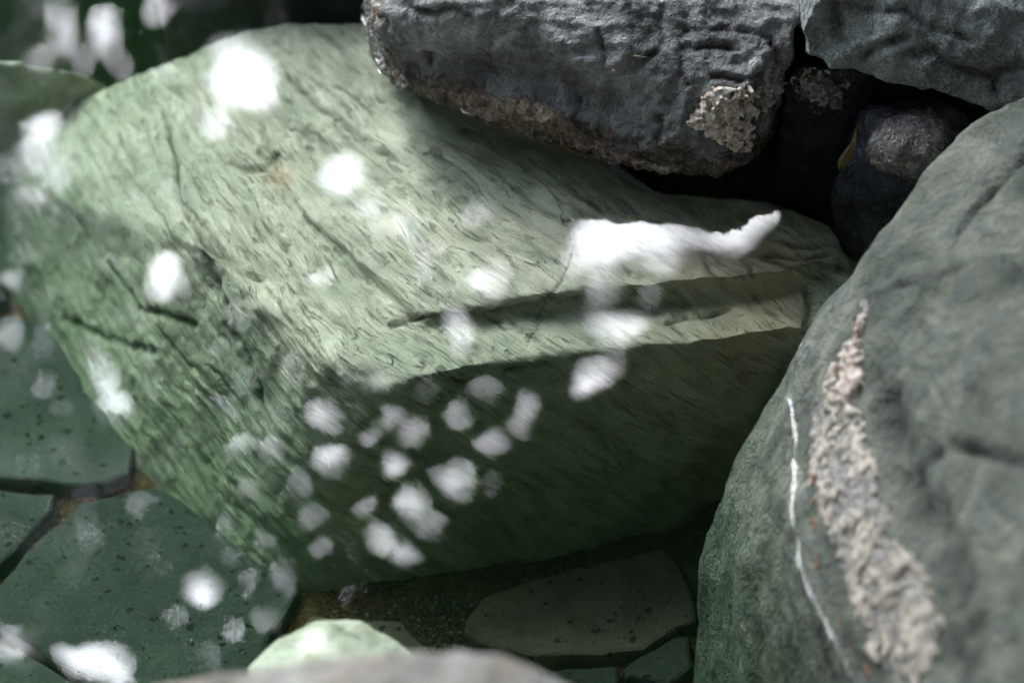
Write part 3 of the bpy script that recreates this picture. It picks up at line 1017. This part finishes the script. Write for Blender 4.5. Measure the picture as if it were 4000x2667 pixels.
def crust(rock, poly, count, rmin, rmax, mat, voxel, label=None, seed=0, tall=1.0, clump=0.5):
    rs = np.random.default_rng(seed)
    P = np.asarray(poly, float)
    lo, hi = P.min(0), P.max(0)
    iv, fc = ico()
    V, Fc = [], []
    made = 0
    Qs = lo + (hi - lo) * rs.random((count * 9, 2))
    Qs = Qs[in_poly(Qs, P)][:count * 3]
    hits = [hit(rock, q[0], q[1]) for q in Qs]
    hits = [(np.array(a_), np.array(b_)) for a_, b_ in hits if a_ is not None]
    C_ = np.array([h_[0] for h_ in hits])
    D_ = 0.6 * noise(C_ * 26 + seed) + 0.7 * noise(C_ * 70 + seed) + 0.5 * noise(C_ * 180 + seed)
    for (c, nor), dens in zip(hits, D_):
        if made >= count: break
        if dens < -0.12 + (rs.random() - clump) * 0.5: continue
        r = rmin + (rmax - rmin) * rs.random() ** 2
        nn = np.array(nor)
        h = r * (1 + tall * rs.random() * (0.6 + max(0, dens)))
        d = nn + 0.5 * rs.normal(size=3)
        d /= np.linalg.norm(d)
        for s in range(1 + int(tall > 0.8) * rs.integers(0, 3)):
            cc = c + d * (s * r * 0.9)
            sc = r * (0.9 - 0.15 * s) * (0.8 + 0.4 * rs.random(3))
            off = len(V)
            V += list(iv * sc + cc)
            Fc += [[i + off for i in f] for f in fc]
        made += 1
    me = bpy.data.meshes.new('mineral_crust')
    me.from_pydata([tuple(v) for v in V], [], Fc)
    me.update()
    me = baked(me, [('REMESH', dict(mode='VOXEL', voxel_size=voxel)), ('SMOOTH', dict(factor=0.5, iterations=2))])
    me.materials.clear()
    me.materials.append(mat)
    co, no = get_co(me), get_no(me)
    set_co(me, co + no * (0.0010 * fbm(co * 220, 2))[:, None])
    me.polygons.foreach_set('use_smooth', np.ones(len(me.polygons), bool))
    o = link(bpy.data.objects.new('mineral_crust', me), rock)
    o['kind'] = 'stuff'
    if label: o['label'] = label
    return o

M_crust_b = mat_crust('brown_grey_crust', (0.20, 0.155, 0.12), (0.36, 0.31, 0.26), (0.05, 0.03, 0.02))
M_crust_r = mat_crust("pale_waterline_crust", (0.43, 0.375, 0.30), (0.68, 0.61, 0.50), (0.12, 0.115, 0.10))
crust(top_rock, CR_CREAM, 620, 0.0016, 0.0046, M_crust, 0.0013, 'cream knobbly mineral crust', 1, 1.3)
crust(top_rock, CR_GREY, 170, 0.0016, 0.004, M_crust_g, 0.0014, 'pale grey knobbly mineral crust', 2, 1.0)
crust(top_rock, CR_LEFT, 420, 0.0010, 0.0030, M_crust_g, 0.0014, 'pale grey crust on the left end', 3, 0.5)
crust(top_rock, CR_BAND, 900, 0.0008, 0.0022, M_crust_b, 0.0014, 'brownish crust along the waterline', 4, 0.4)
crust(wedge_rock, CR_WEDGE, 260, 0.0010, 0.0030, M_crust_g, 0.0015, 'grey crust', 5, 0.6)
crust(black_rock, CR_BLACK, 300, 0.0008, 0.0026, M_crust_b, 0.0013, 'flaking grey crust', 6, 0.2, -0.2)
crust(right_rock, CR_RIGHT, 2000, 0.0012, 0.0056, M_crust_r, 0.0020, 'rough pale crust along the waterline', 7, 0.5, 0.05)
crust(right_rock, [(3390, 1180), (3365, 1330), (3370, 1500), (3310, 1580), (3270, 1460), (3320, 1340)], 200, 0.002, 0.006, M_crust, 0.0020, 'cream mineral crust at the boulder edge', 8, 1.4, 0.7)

# ------------------------------------------------------------------ gravel in the corner
def gravel():
    rs = np.random.default_rng(21)
    bv = bvh_of(floor)
    iv, fc = ico()
    V, Fc = [], []
    k = 0
    polys = [[(2900, 740), (3240, 640), (3330, 830), (3480, 980), (3420, 1050), (3330, 1230), (3180, 1380), (3080, 1480), (3120, 1640), (3300, 1400), (3350, 1000)],
             [(2900, 740), (3300, 600), (3600, 900), (3350, 1250), (3250, 900)],
             [(3330, 800), (3520, 960), (3300, 1320), (3060, 1560), (3120, 1400), (3340, 1150)]]
    joint = [(1350, 2390), (1560, 2330), (1900, 2310), (1840, 2420), (1860, 2540), (1500, 2580)]
    q1 = np.array([2850, 600]) + rs.random((16000, 2)) * np.array([750, 1050])
    q1 = q1[np.any([in_poly(q1, p) for p in polys], axis=0)][:5200]
    q2 = np.array([1300, 2300]) + rs.random((6000, 2)) * np.array([620, 300])
    q2 = q2[in_poly(q2, joint)][:1400]
    for q in np.concatenate([q1, q2]):
        loc, nor = hit(floor, q[0], q[1])
        if loc is None: continue
        r = 0.0008 + 0.0016 * rs.random() ** 3
        sc = r * (0.7 + 0.6 * rs.random(3))
        off = len(V)
        V += list(iv * sc + np.array(loc) + np.array([0, 0, r * 0.3]))
        Fc += [[i + off for i in f] for f in fc]
        k += 1
    N = NT('mixed_gravel')
    g = N.n('ShaderNodeNewGeometry').outputs['Random Per Island']
    col = N.ramp(g, [(0.0, (0.03, 0.028, 0.022)), (0.5, (0.09, 0.08, 0.06)), (0.8, (0.17, 0.13, 0.085)), (0.97, (0.33, 0.31, 0.27))])
    N.principled(col, 0.6)
    o = mesh_obj('gravel', V, Fc, N.m)
    tag(o, 'fine brown gravel in the corner between the boulders', 'gravel', kind='stuff')
gravel()

# ------------------------------------------------------------------ small litter
def tube(pts, radii, K=5):
    pts = np.asarray(pts, float)
    T = np.gradient(pts, axis=0)
    T /= np.linalg.norm(T, axis=1)[:, None] + 1e-9
    ref = np.array([0.3, 0.2, 1.0])
    B = np.cross(T, ref); B /= np.linalg.norm(B, axis=1)[:, None]
    C = np.cross(T, B)
    V, Fc = [], []
    n = len(pts)
    for k in range(K):
        a = 2 * math.pi * k / K
        V += list(pts + (B * math.cos(a) + C * math.sin(a)) * np.asarray(radii)[:, None])
    for k in range(K):
        k2 = (k + 1) % K
        for i in range(n - 1):
            Fc.append([k * n + i, k * n + i + 1, k2 * n + i + 1, k2 * n + i])
    Fc.append([k * n for k in range(K)][::-1])
    Fc.append([k * n + n - 1 for k in range(K)])
    return V, Fc

def litter(rock, name, pix, rad, mat, label, cat, group=None, lift=0.0012, bow=0.0):
    pts = []
    for x, y in pix:
        loc, nor = hit(rock, x, y)
        if loc is None:
            return None
        pts.append(np.array(loc) + np.array(nor) * lift)
    pts = np.array(pts)
    t = np.linspace(0, 1, 9)
    P = np.stack([np.interp(t, np.linspace(0, 1, len(pts)), pts[:, k]) for k in range(3)], 1)
    P[:, 2] += bow * np.sin(t * math.pi)
    rr = rad * np.interp(t, [0, 0.12, 0.6, 1], [0.4, 1, 0.9, 0.2])
    V, Fc = tube(P, rr)
    c = P[0].copy()
    o = mesh_obj(name, np.array(V) - c, Fc, mat)
    o.location = c
    tag(o, label, cat, group)
    return o

G = 'fallen conifer needles'
litter(top_rock, 'straw', [(2468, 215), (2540, 228)], 0.0010, M_straw, 'short straw coloured stalk lying on the dark grey boulder', 'straw')
litter(flaky_rock, 'conifer_needle', [(3180, 118), (3200, 112), (3200, 92)], 0.0006, M_needle, 'curled orange needle on the left tip of the flaky blue grey boulder', 'needle', G)
litter(flaky_rock, 'conifer_needle', [(3128, 170), (3130, 185), (3140, 200)], 0.0008, M_needle, 'orange needle below the left tip of the flaky blue grey boulder', 'needle', G)
litter(wedge_rock, 'conifer_needle', [(3120, 306), (3170, 298), (3200, 300)], 0.0008, M_needle, 'orange needle on the crusted stone at the back of the hollow', 'needle', G)
litter(black_rock, 'conifer_needle', [(3290, 630), (3310, 642), (3325, 648)], 0.0010, M_needle, 'red brown needle on the black stone at its waterline', 'needle', G)
for pix, lb in [([(3190, 1850), (3188, 1875), (3195, 1890)], 'topmost orange needle caught at the crust of the right boulder'),
                ([(3182, 1950), (3188, 1975)], 'second orange needle down along the crust of the right boulder'),
                ([(3190, 2020), (3192, 2050), (3205, 2075)], 'third orange needle down along the crust of the right boulder'),
                ([(3203, 2170), (3207, 2250)], 'long upright orange needle low on the right boulder beside the crust'),
                ([(3292, 2410), (3296, 2430)], 'short dark needle low on the crust of the right boulder'),
                ([(3335, 2510), (3340, 2540)], 'dark orange needle near the bottom of the right boulder'),
                ([(3392, 2590), (3420, 2650)], 'lowest orange needle on the right boulder by the bottom edge')]:
    litter(right_rock, 'conifer_needle', pix, 0.0011, M_needle, lb, 'needle', G, lift=0.004)
for pix, lb in [([(1562, 300), (1585, 320)], 'leftmost dark orange flake of bark by the waterline of the dark grey boulder'),
                ([(1965, 490), (1995, 497)], 'dark orange needle near the middle of the grey boulder waterline'),
                ([(2215, 575), (2245, 590)], 'dark orange needle right of the middle of the grey boulder waterline'),
                ([(2440, 635), (2470, 650)], 'dark orange needle at the right of the grey boulder waterline')]:
    litter(top_rock, 'conifer_needle', pix, 0.0011, M_needle, lb, 'needle', G)

# a yellowed leaf hanging between the stones of the hollow
def dead_leaf():
    spine = [(3345, 445, .055), (3335, 490, .05), (3322, 540, .04), (3305, 580, .03), (3285, 610, .02), (3270, 628, .012)]
    wid = [0.0006, 0.0018, 0.003, 0.006, 0.006, 0.002]
    P = np.array([at(*s) for s in spine]) + np.array([0, -0.02, 0.004])
    t = np.linspace(0, 1, 14)
    Q = np.stack([np.interp(t, np.linspace(0, 1, 6), P[:, k]) for k in range(3)], 1)
    w = np.interp(t, np.linspace(0, 1, 6), wid)
    V, Fc = [], []
    for j in range(5):
        s = (j - 2) / 2
        for q, ww in zip(Q, w):
            V.append(q + np.array([s * ww, 0.3 * ww * s * s, 0.6 * ww * abs(s) + 0.0015 * math.sin(q[1] * 300 + j)]))
    n = len(Q)
    for j in range(4):
        for i in range(n - 1):
            Fc.append([j * n + i, j * n + i + 1, (j + 1) * n + i + 1, (j + 1) * n + i])
    c = Q[-1].copy()
    o = mesh_obj('fallen_leaf', np.array(V) - c, Fc, M_deadleaf)
    o.location = c
    m = o.modifiers.new('solid', 'SOLIDIFY'); m.thickness = 0.0004
    tag(o, 'shrivelled yellow leaf standing beside the black stone', 'leaf')
dead_leaf()

# little bubbles and specks resting on the water
def bubbles():
    rs = np.random.default_rng(5)
    iv, fc = ico()
    V, Fc = [], []
    spots = [(1420, 722, 9, 26), (1180, 2355, 8, 60), (1080, 2360, 5, 30), (2820, 1592, 4, 20), (630, 195, 4, 30), (1890, 1120, 4, 50), (660, 1180, 4, 30), (2470, 1000, 4, 90), (1150, 1650, 8, 250), (500, 1300, 8, 260), (1500, 2000, 10, 300), (2300, 1200, 6, 200)]
    for x, y, n, sp in spots:
        for _ in range(n):
            p = at(x + rs.normal() * sp, y + rs.normal() * sp * 0.6, 0.0)
            r = 0.0007 + 0.0016 * rs.random() ** 2
            off = len(V)
            V += list(iv * np.array([r, r, r * 0.7]) + p + np.array([0, 0, 0.0004]))
            Fc += [[i + off for i in f] for f in fc]
    o = mesh_obj('surface_bubbles', V, Fc, M_edge)
    tag(o, 'tiny clear bubbles floating on the water surface', 'bubbles', kind='stuff')
bubbles()

# a small pale seed on the dark grey boulder
loc, nor = hit(top_rock, 2400, 272)
if loc is not None:
    b = bmesh.new()
    bmesh.ops.create_icosphere(b, subdivisions=2, radius=0.0024)
    for v in b.verts:
        v.co.z *= 0.75
        v.co *= 1 + 0.15 * math.sin(v.co.x * 2500)
    o = bm_obj('seed', b, M_straw)
    o.location = loc + nor * 0.001
    tag(o, 'tiny pale round seed on the dark grey boulder', 'seed')

# ------------------------------------------------------------------ pavilion roof whose eave is mirrored across the right of the pool
EAVE_Z = 2.6
e0 = at_mirror(1560, 2390, 1.0); e0 = None
def mirror_ray(px, py, h):
    px, py, h = (np.asarray(q, float)[..., None] for q in (px, py, h))
    d = F_ + R_ * ((px - 2000.0) / FPX) - U_ * ((py - 1333.5) / FPX)
    w = CAM - d * (CAM[2] / d[..., 2:])
    d2 = d * np.array([1, 1, -1])
    return w + d2 * (h / d2[..., 2:])
E0 = mirror_ray(1560, 2390, EAVE_Z)
E1 = mirror_ray(3160, 830, EAVE_Z)
u = (E1 - E0); u /= np.linalg.norm(u)
v = np.array([u[1], -u[0], 0.0])      # inwards, to the right and towards the viewer
def beam(name, parent, a, b, w, h, mat):
    a, b = np.asarray(a, float), np.asarray(b, float)
    d = b - a
    L = np.linalg.norm(d); d = d / L
    s = np.cross(d, [0, 0, 1.0]); s /= np.linalg.norm(s)
    up = np.cross(s, d)
    V = []
    for t_ in (0, L):
        for i, j in ((-1, -1), (1, -1), (1, 1), (-1, 1)):
            V.append(a + d * t_ + s * (i * w / 2) + up * (j * h / 2))
    Fc = [[0, 1, 2, 3], [7, 6, 5, 4], [0, 4, 5, 1], [1, 5, 6, 2], [2, 6, 7, 3], [3, 7, 4, 0]]
    return mesh_obj(name, V, Fc, mat, parent, smooth=False)
pav = link(bpy.data.objects.new('bath_pavilion', None))
tag(pav, 'dark timber pavilion roof whose straight eave is mirrored in the right of the pool', 'pavilion')
LEN, DEP, SL = 5.0, 4.5, 0.12  # deck run this deep to close off sky light from the front
mid = E0 + u * 0.6
a0, a1 = mid - u * LEN, mid + u * LEN
def roof_pt(al, dp, dz=0):
    p = mid + u * al + v * dp
    return p + np.array([0, 0, SL * dp + dz])
END = 2.0                                      # the roof stops here on the far side
V = [roof_pt(-LEN, 0), roof_pt(END, 0), roof_pt(END, DEP), roof_pt(-LEN, DEP)]
V += [p + np.array([0, 0, 0.08]) for p in V]
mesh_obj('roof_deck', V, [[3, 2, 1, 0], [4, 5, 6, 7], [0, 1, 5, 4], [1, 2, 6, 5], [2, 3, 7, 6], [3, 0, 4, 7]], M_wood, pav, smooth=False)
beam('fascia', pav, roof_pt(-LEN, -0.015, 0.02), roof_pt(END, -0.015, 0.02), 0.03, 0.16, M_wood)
for k in range(13):
    al = -LEN + 0.25 + k * (LEN + END - 0.5) / 12
    beam('rafter', pav, roof_pt(al, 0.06, -0.06), roof_pt(al, DEP - 0.05, -0.06), 0.06, 0.10, M_wood)
for al in (-3.6, 1.7):
    p = roof_pt(al, DEP - 0.2, -0.1)
    beam('post', pav, (p[0], p[1], 0.05), p, 0.14, 0.14, M_wood) if False else mesh_obj('post', [(p[0] + i * 0.07, p[1] + j * 0.07, zz) for zz in (0.05, p[2]) for i, j in ((-1, -1), (1, -1), (1, 1), (-1, 1))],
        [[3, 2, 1, 0], [4, 5, 6, 7], [0, 1, 5, 4], [1, 2, 6, 5], [2, 3, 7, 6], [3, 0, 4, 7]], M_wood, pav, smooth=False)
wc = v * 3.2                                   # unseen wall, added to block sky light from the viewer's side
w0, w1 = wc - u * 6.5, wc + u * 2.5
V = [(w0[0], w0[1], 0.0), (w1[0], w1[1], 0.0), (w1[0], w1[1], 4.4), (w0[0], w0[1], 4.4)]
V += [tuple(np.array(p) + v * 0.06) for p in V]
wall = mesh_obj('shade_wall', V, [[0, 1, 2, 3], [7, 6, 5, 4], [0, 4, 5, 1], [1, 5, 6, 2], [2, 6, 7, 3], [3, 7, 4, 0]], M_wood, smooth=False)
tag(wall, 'added unseen dark wall that keeps light off the front of the boulders', 'wall')

# ------------------------------------------------------------------ trees round the pool: seen as mirror image and shading the place
# openings in the crowns, as they show mirrored in the pool: centre, radii (photo pixels), share of leaves left inside
GAPS = [
    (945, 300, 150, 150, 0.0), (870, 200, 70, 60, .1), (1040, 380, 70, 60, .1), (850, 480, 90, 60, .5), (1330, 665, 95, 85, 0.0), (1450, 800, 70, 60, .25), (1280, 400, 50, 40, .5),
    (1680, 960, 90, 70, .45), (1560, 870, 110, 90, .5), (1660, 1060, 80, 60, .55), (1900, 1080, 150, 70, .6), (1850, 850, 80, 60, .65), (1250, 1100, 90, 60, .75),
    (650, 1080, 80, 130, .12), (640, 1000, 40, 50, .3), (170, 520, 90, 90, .45), (150, 600, 60, 80, .3), (230, 680, 90, 50, .6), (120, 760, 60, 60, .65),
    (240, 70, 60, 60, .25), (400, 70, 90, 60, .3), (620, 40, 60, 60, .45), (250, 160, 60, 50, .4), (420, 150, 90, 60, .5), (150, 220, 60, 50, .6), (480, 240, 80, 50, .6), (330, 230, 60, 40, .6), (660, 260, 60, 50, .8),
    (2360, 960, 150, 130, 0.0), (2550, 930, 200, 120, 0.0), (2250, 1040, 40, 70, .1), (2440, 850, 130, 60, 0), (2750, 960, 150, 60, 0.0), (2900, 900, 170, 130, 0.0), (3000, 830, 160, 130, 0.0), (3090, 750, 130, 120, 0.0), (2300, 870, 60, 50, .1), (2330, 1080, 60, 50, .3),
    (1770, 1270, 70, 70, .08), (1790, 1350, 50, 40, .3), (2430, 1255, 120, 70, .02), (2340, 1240, 50, 45, .05), (2520, 1135, 55, 45, .5), (2360, 1140, 50, 40, .5), (2400, 1340, 50, 50, .5),
    (2320, 1500, 85, 110, .03), (2290, 1590, 50, 50, .1), (2390, 1430, 40, 40, .1),
    (1445, 1700, 48, 48, .1), (1790, 1640, 62, 50, .05), (2040, 1610, 55, 65, .1), (2010, 1680, 50, 50, .4), (1900, 1740, 70, 55, .2), (1780, 1880, 70, 65, .25), (1630, 1690, 60, 60, .7), (1560, 1830, 80, 70, .5),
    (1620, 1970, 70, 70, .4), (1430, 1980, 60, 55, .5), (1500, 2110, 110, 55, .2), (1590, 2160, 70, 60, .25), (1820, 2080, 50, 50, .7), (1690, 2040, 55, 55, .55), (1380, 2320, 50, 45, .75), (1490, 2370, 50, 45, .1), (1590, 2330, 55, 50, .5),
    (1230, 1610, 60, 60, .5), (1050, 1750, 70, 50, .35), (930, 1730, 70, 50, .5), (1290, 1780, 70, 80, .3), (1280, 1640, 40, 50, .4), (1540, 1620, 60, 60, .7),
    (410, 1470, 60, 110, .45), (470, 1580, 60, 90, .5), (175, 1510, 45, 45, .6), (30, 1310, 40, 45, .5), (30, 1080, 50, 70, .5), (430, 1560, 60, 60, .5),
    (780, 2310, 75, 75, .08), (670, 2410, 50, 50, .5), (1040, 2410, 45, 50, .45), (910, 2460, 60, 50, .6), (810, 2570, 50, 45, .5),
    (380, 2590, 160, 85, .0), (250, 2560, 60, 60, .3), (50, 2530, 60, 60, .35), (480, 2640, 70, 50, .1), (1250, 2500, 140, 60, .5),
]
_r = np.random.default_rng(77)
for k_ in range(900):                 # pinholes among the leaves, well apart
    if k_ < 300: c_ = (_r.uniform(850, 2150), _r.uniform(1440, 2450))
    else: c_ = (_r.uniform(-100, 2300), _r.uniform(-100, 2667))
    if len(GAPS) > 124: break
    if all(math.hypot(c_[0] - g[0], c_[1] - g[1]) > 95 + 0.6 * max(g[2], g[3]) for g in GAPS):
        GAPS.append((*c_, 46, 46, _r.uniform(.5, 1.1)))
GC = np.array([g[:2] for g in GAPS], float)
GR = np.array([g[2:4] for g in GAPS], float)
GK = np.array([g[4] for g in GAPS], float)

def keep_leaf(P, rs, size=0.0):
    """thin the foliage where the crowns are open"""
    M = P * np.array([1, 1, -1])
    v_ = M - CAM
    d = v_ @ F_
    ok = np.ones(len(P), bool)
    inv = d > 0.5
    q = px_of(M)
    win = inv & (q[:, 0] > -800) & (q[:, 0] < 4800) & (q[:, 1] > -800) & (q[:, 1] < 3400)
    idx = np.nonzero(win)[0]
    if len(idx):
        Q = q[idx]
        lp = (np.broadcast_to(size, len(P))[idx] * 0.27 * FPX / d[idx])[:, None]   # half a leaf, in photo pixels
        keep = np.ones(len(idx))
        for c_, r_, k_ in zip(GC, GR, GK):
            if k_ < 0.03:
                e_ = (((Q - c_) / (r_ * 0.95 - 38 + lp)) ** 2).sum(1)
                keep = np.minimum(keep, np.where(e_ < 1, 0.0, 1.0))
                continue
            rr = np.clip(r_.min() - 32, 16, 55) * (1.0 - 0.45 * k_)      # small holes blur out to discs
            e_ = (((Q - c_) / (rr * r_ / r_.min() + lp)) ** 2).sum(1)
            keep = np.minimum(keep, np.where(e_ < 1, 0.0, 1.0))
        ok[idx] = rs.random(len(idx)) < keep
    return ok

def leaf_mesh(name, P, size, rs, parent, mat):
    n = len(P)
    nrm = rs.normal(size=(n, 3)) * 0.55 + np.array([0, 0, 1.0])
    nrm /= np.linalg.norm(nrm, axis=1)[:, None]
    a = np.cross(nrm, rs.normal(size=(n, 3)))
    a /= np.linalg.norm(a, axis=1)[:, None]
    b = np.cross(nrm, a)
    s = (size * (0.7 + 0.6 * rs.random(n)))[:, None]
    V = np.stack([P - a * s * 0.5, P + b * s * 0.30 + nrm * s * 0.06, P + a * s * 0.5, P - b * s * 0.30 + nrm * s * 0.06], 1).reshape(-1, 3)
    me = bpy.data.meshes.new(name)
    me.vertices.add(4 * n)
    me.vertices.foreach_set('co', V.astype(np.float32).ravel())
    me.loops.add(4 * n)
    me.loops.foreach_set('vertex_index', np.arange(4 * n))
    me.polygons.add(n)
    me.polygons.foreach_set('loop_start', np.arange(n) * 4)
    me.update(calc_edges=True)
    me.validate()
    me.materials.append(mat)
    return link(bpy.data.objects.new(name, me), parent)

def tree(base, top, crown_c, crown_r, n_leaf, label, seed, extra=None, leaf=0.085, dens_cut=-0.1, extra_leaf=0.05):
    rs = np.random.default_rng(seed)
    root = link(bpy.data.objects.new('broadleaf_tree', None))
    tag(root, label, 'tree', 'trees round the pool')
    base, top, crown_c, crown_r = (np.asarray(q, float) for q in (base, top, crown_c, crown_r))
    base[2] = np.interp(np.hypot(base[0], base[1] - 0.1), [2.6, 4, 7, 14, 40], [0.05, 0.25, 1.5, 5.6, 19])
    V, Fc = [], []
    def limb(a, b, r0, r1, n=8, wob=0.15):
        t = np.linspace(0, 1, n)[:, None]
        P = a + (b - a) * t
        w = rs.normal(size=(n, 3)) * wob
        w[0] = 0
        P = P + np.cumsum(w, 0) * 0.4
        vv, ff = tube(P, np.linspace(r0, r1, n), 7)
        off = len(V)
        V.extend(vv)
        Fc.extend([[i + off for i in f] for f in ff])
        return P
    tr = limb(base, top, 0.17, 0.06, 12, 0.08)
    for k in range(16):
        s = tr[rs.integers(5, 12)]
        d = rs.normal(size=3); d /= np.linalg.norm(d)
        e_ = crown_c + d * crown_r * 0.75
        # limbs keep out of the openings
        if not keep_leaf(np.linspace(s, e_, 12), np.random.default_rng(1)).all():
            continue
        br = limb(s, e_, 0.05, 0.008, 9, 0.08)
    trunk = mesh_obj('trunk', V, Fc, M_bark, root)
    d = rs.normal(size=(n_leaf, 3))
    d /= np.linalg.norm(d, axis=1)[:, None]
    r = rs.random(n_leaf) ** 0.45
    P = crown_c + d * r[:, None] * crown_r
    P = P[fbm(P * 0.9 + seed, 3) > dens_cut]
    size = np.full(len(P), leaf)
    if extra is not None:
        P = np.concatenate([P] + [e_[0] for e_ in extra])
        size = np.concatenate([size] + [np.full(len(e_[0]), e_[1]) for e_ in extra])
    ed = (P[:, :2] - E0[:2]) @ v[:2]
    m = (P[:, 2] > 1.6) & ~((ed > -0.25) & (P[:, 2] < 3.4))        # clear of the roof
    m &= keep_leaf(P, rs, size)
    leaf_mesh('crown', P[m], size[m], rs, root, M_leaf)
    return root

# the near crown that the pool mirrors most of
rs_ = np.random.default_rng(31)
n_ = 150000
ex = mirror_ray(-500 + rs_.random(n_) * 4400, -500 + rs_.random(n_) * 3500, 6.2 + rs_.random(n_) * 1.0)
n_ = 60000
wide = np.stack([-6.5 + 11 * rs_.random(n_), 2.0 + 11 * rs_.random(n_), 6.2 + 1.4 * rs_.random(n_)], 1)  # extra leaves added to screen the sun, cut open at the back left
wide = wide[(fbm(wide * 0.8, 3) > -0.35) & (wide[:, 0] > -0.28 * wide[:, 1] + 0.2)]
tree((-1.2, 9.6, 0.05), (-0.6, 8.6, 6.2), (-0.4, 7.8, 7.0), (2.6, 2.2, 1.1), 3000,
     'leafy tree behind the pool whose crown is mirrored across the largest boulder', 1, [(ex, 0.06), (wide, 0.13)], dens_cut=-0.2)
tree((-5.6, 7.4, 0), (-5.2, 6.8, 4.0), (-5.0, 6.6, 3.4), (2.4, 2.2, 1.5), 5000, 'leafy tree to the back left of the pool', 2, leaf=0.15, dens_cut=-0.3)
tree((-7.5, 0.8, 0), (-7.2, 0.6, 4.0), (-7.0, 1.0, 3.2), (2.4, 3.0, 1.8), 7000, 'leafy tree to the left of the pool', 3, leaf=0.15, dens_cut=-0.3)
tree((-4.6, -4.5, 0), (-4.4, -4.2, 5.5), (-4.2, -4.0, 4.6), (2.8, 3.0, 3.4), 16000, 'leafy tree to the front left of the pool', 4, leaf=0.16, dens_cut=-0.4)
tree((-6.0, -2.0, 0), (-5.8, -1.8, 4.5), (-5.4, -1.8, 4.0), (2.2, 2.2, 2.8), 11000, 'leafy tree left of the pool, towards the viewer', 8, leaf=0.16, dens_cut=-0.4)
tree((5.0, 9.5, 0), (4.8, 9.2, 7.0), (4.2, 9.0, 6.0), (3.4, 2.6, 3.6), 13000, 'leafy tree far behind the pool, right of its mirrored neighbour', 5, leaf=0.16, dens_cut=-0.4)
tree((-2.6, 12.5, 0), (-2.4, 12.2, 8.0), (-2.2, 12.0, 6.0), (4.2, 2.0, 3.6), 12000, 'leafy tree far behind the pool, left of its mirrored neighbour', 6, leaf=0.16, dens_cut=-0.3)
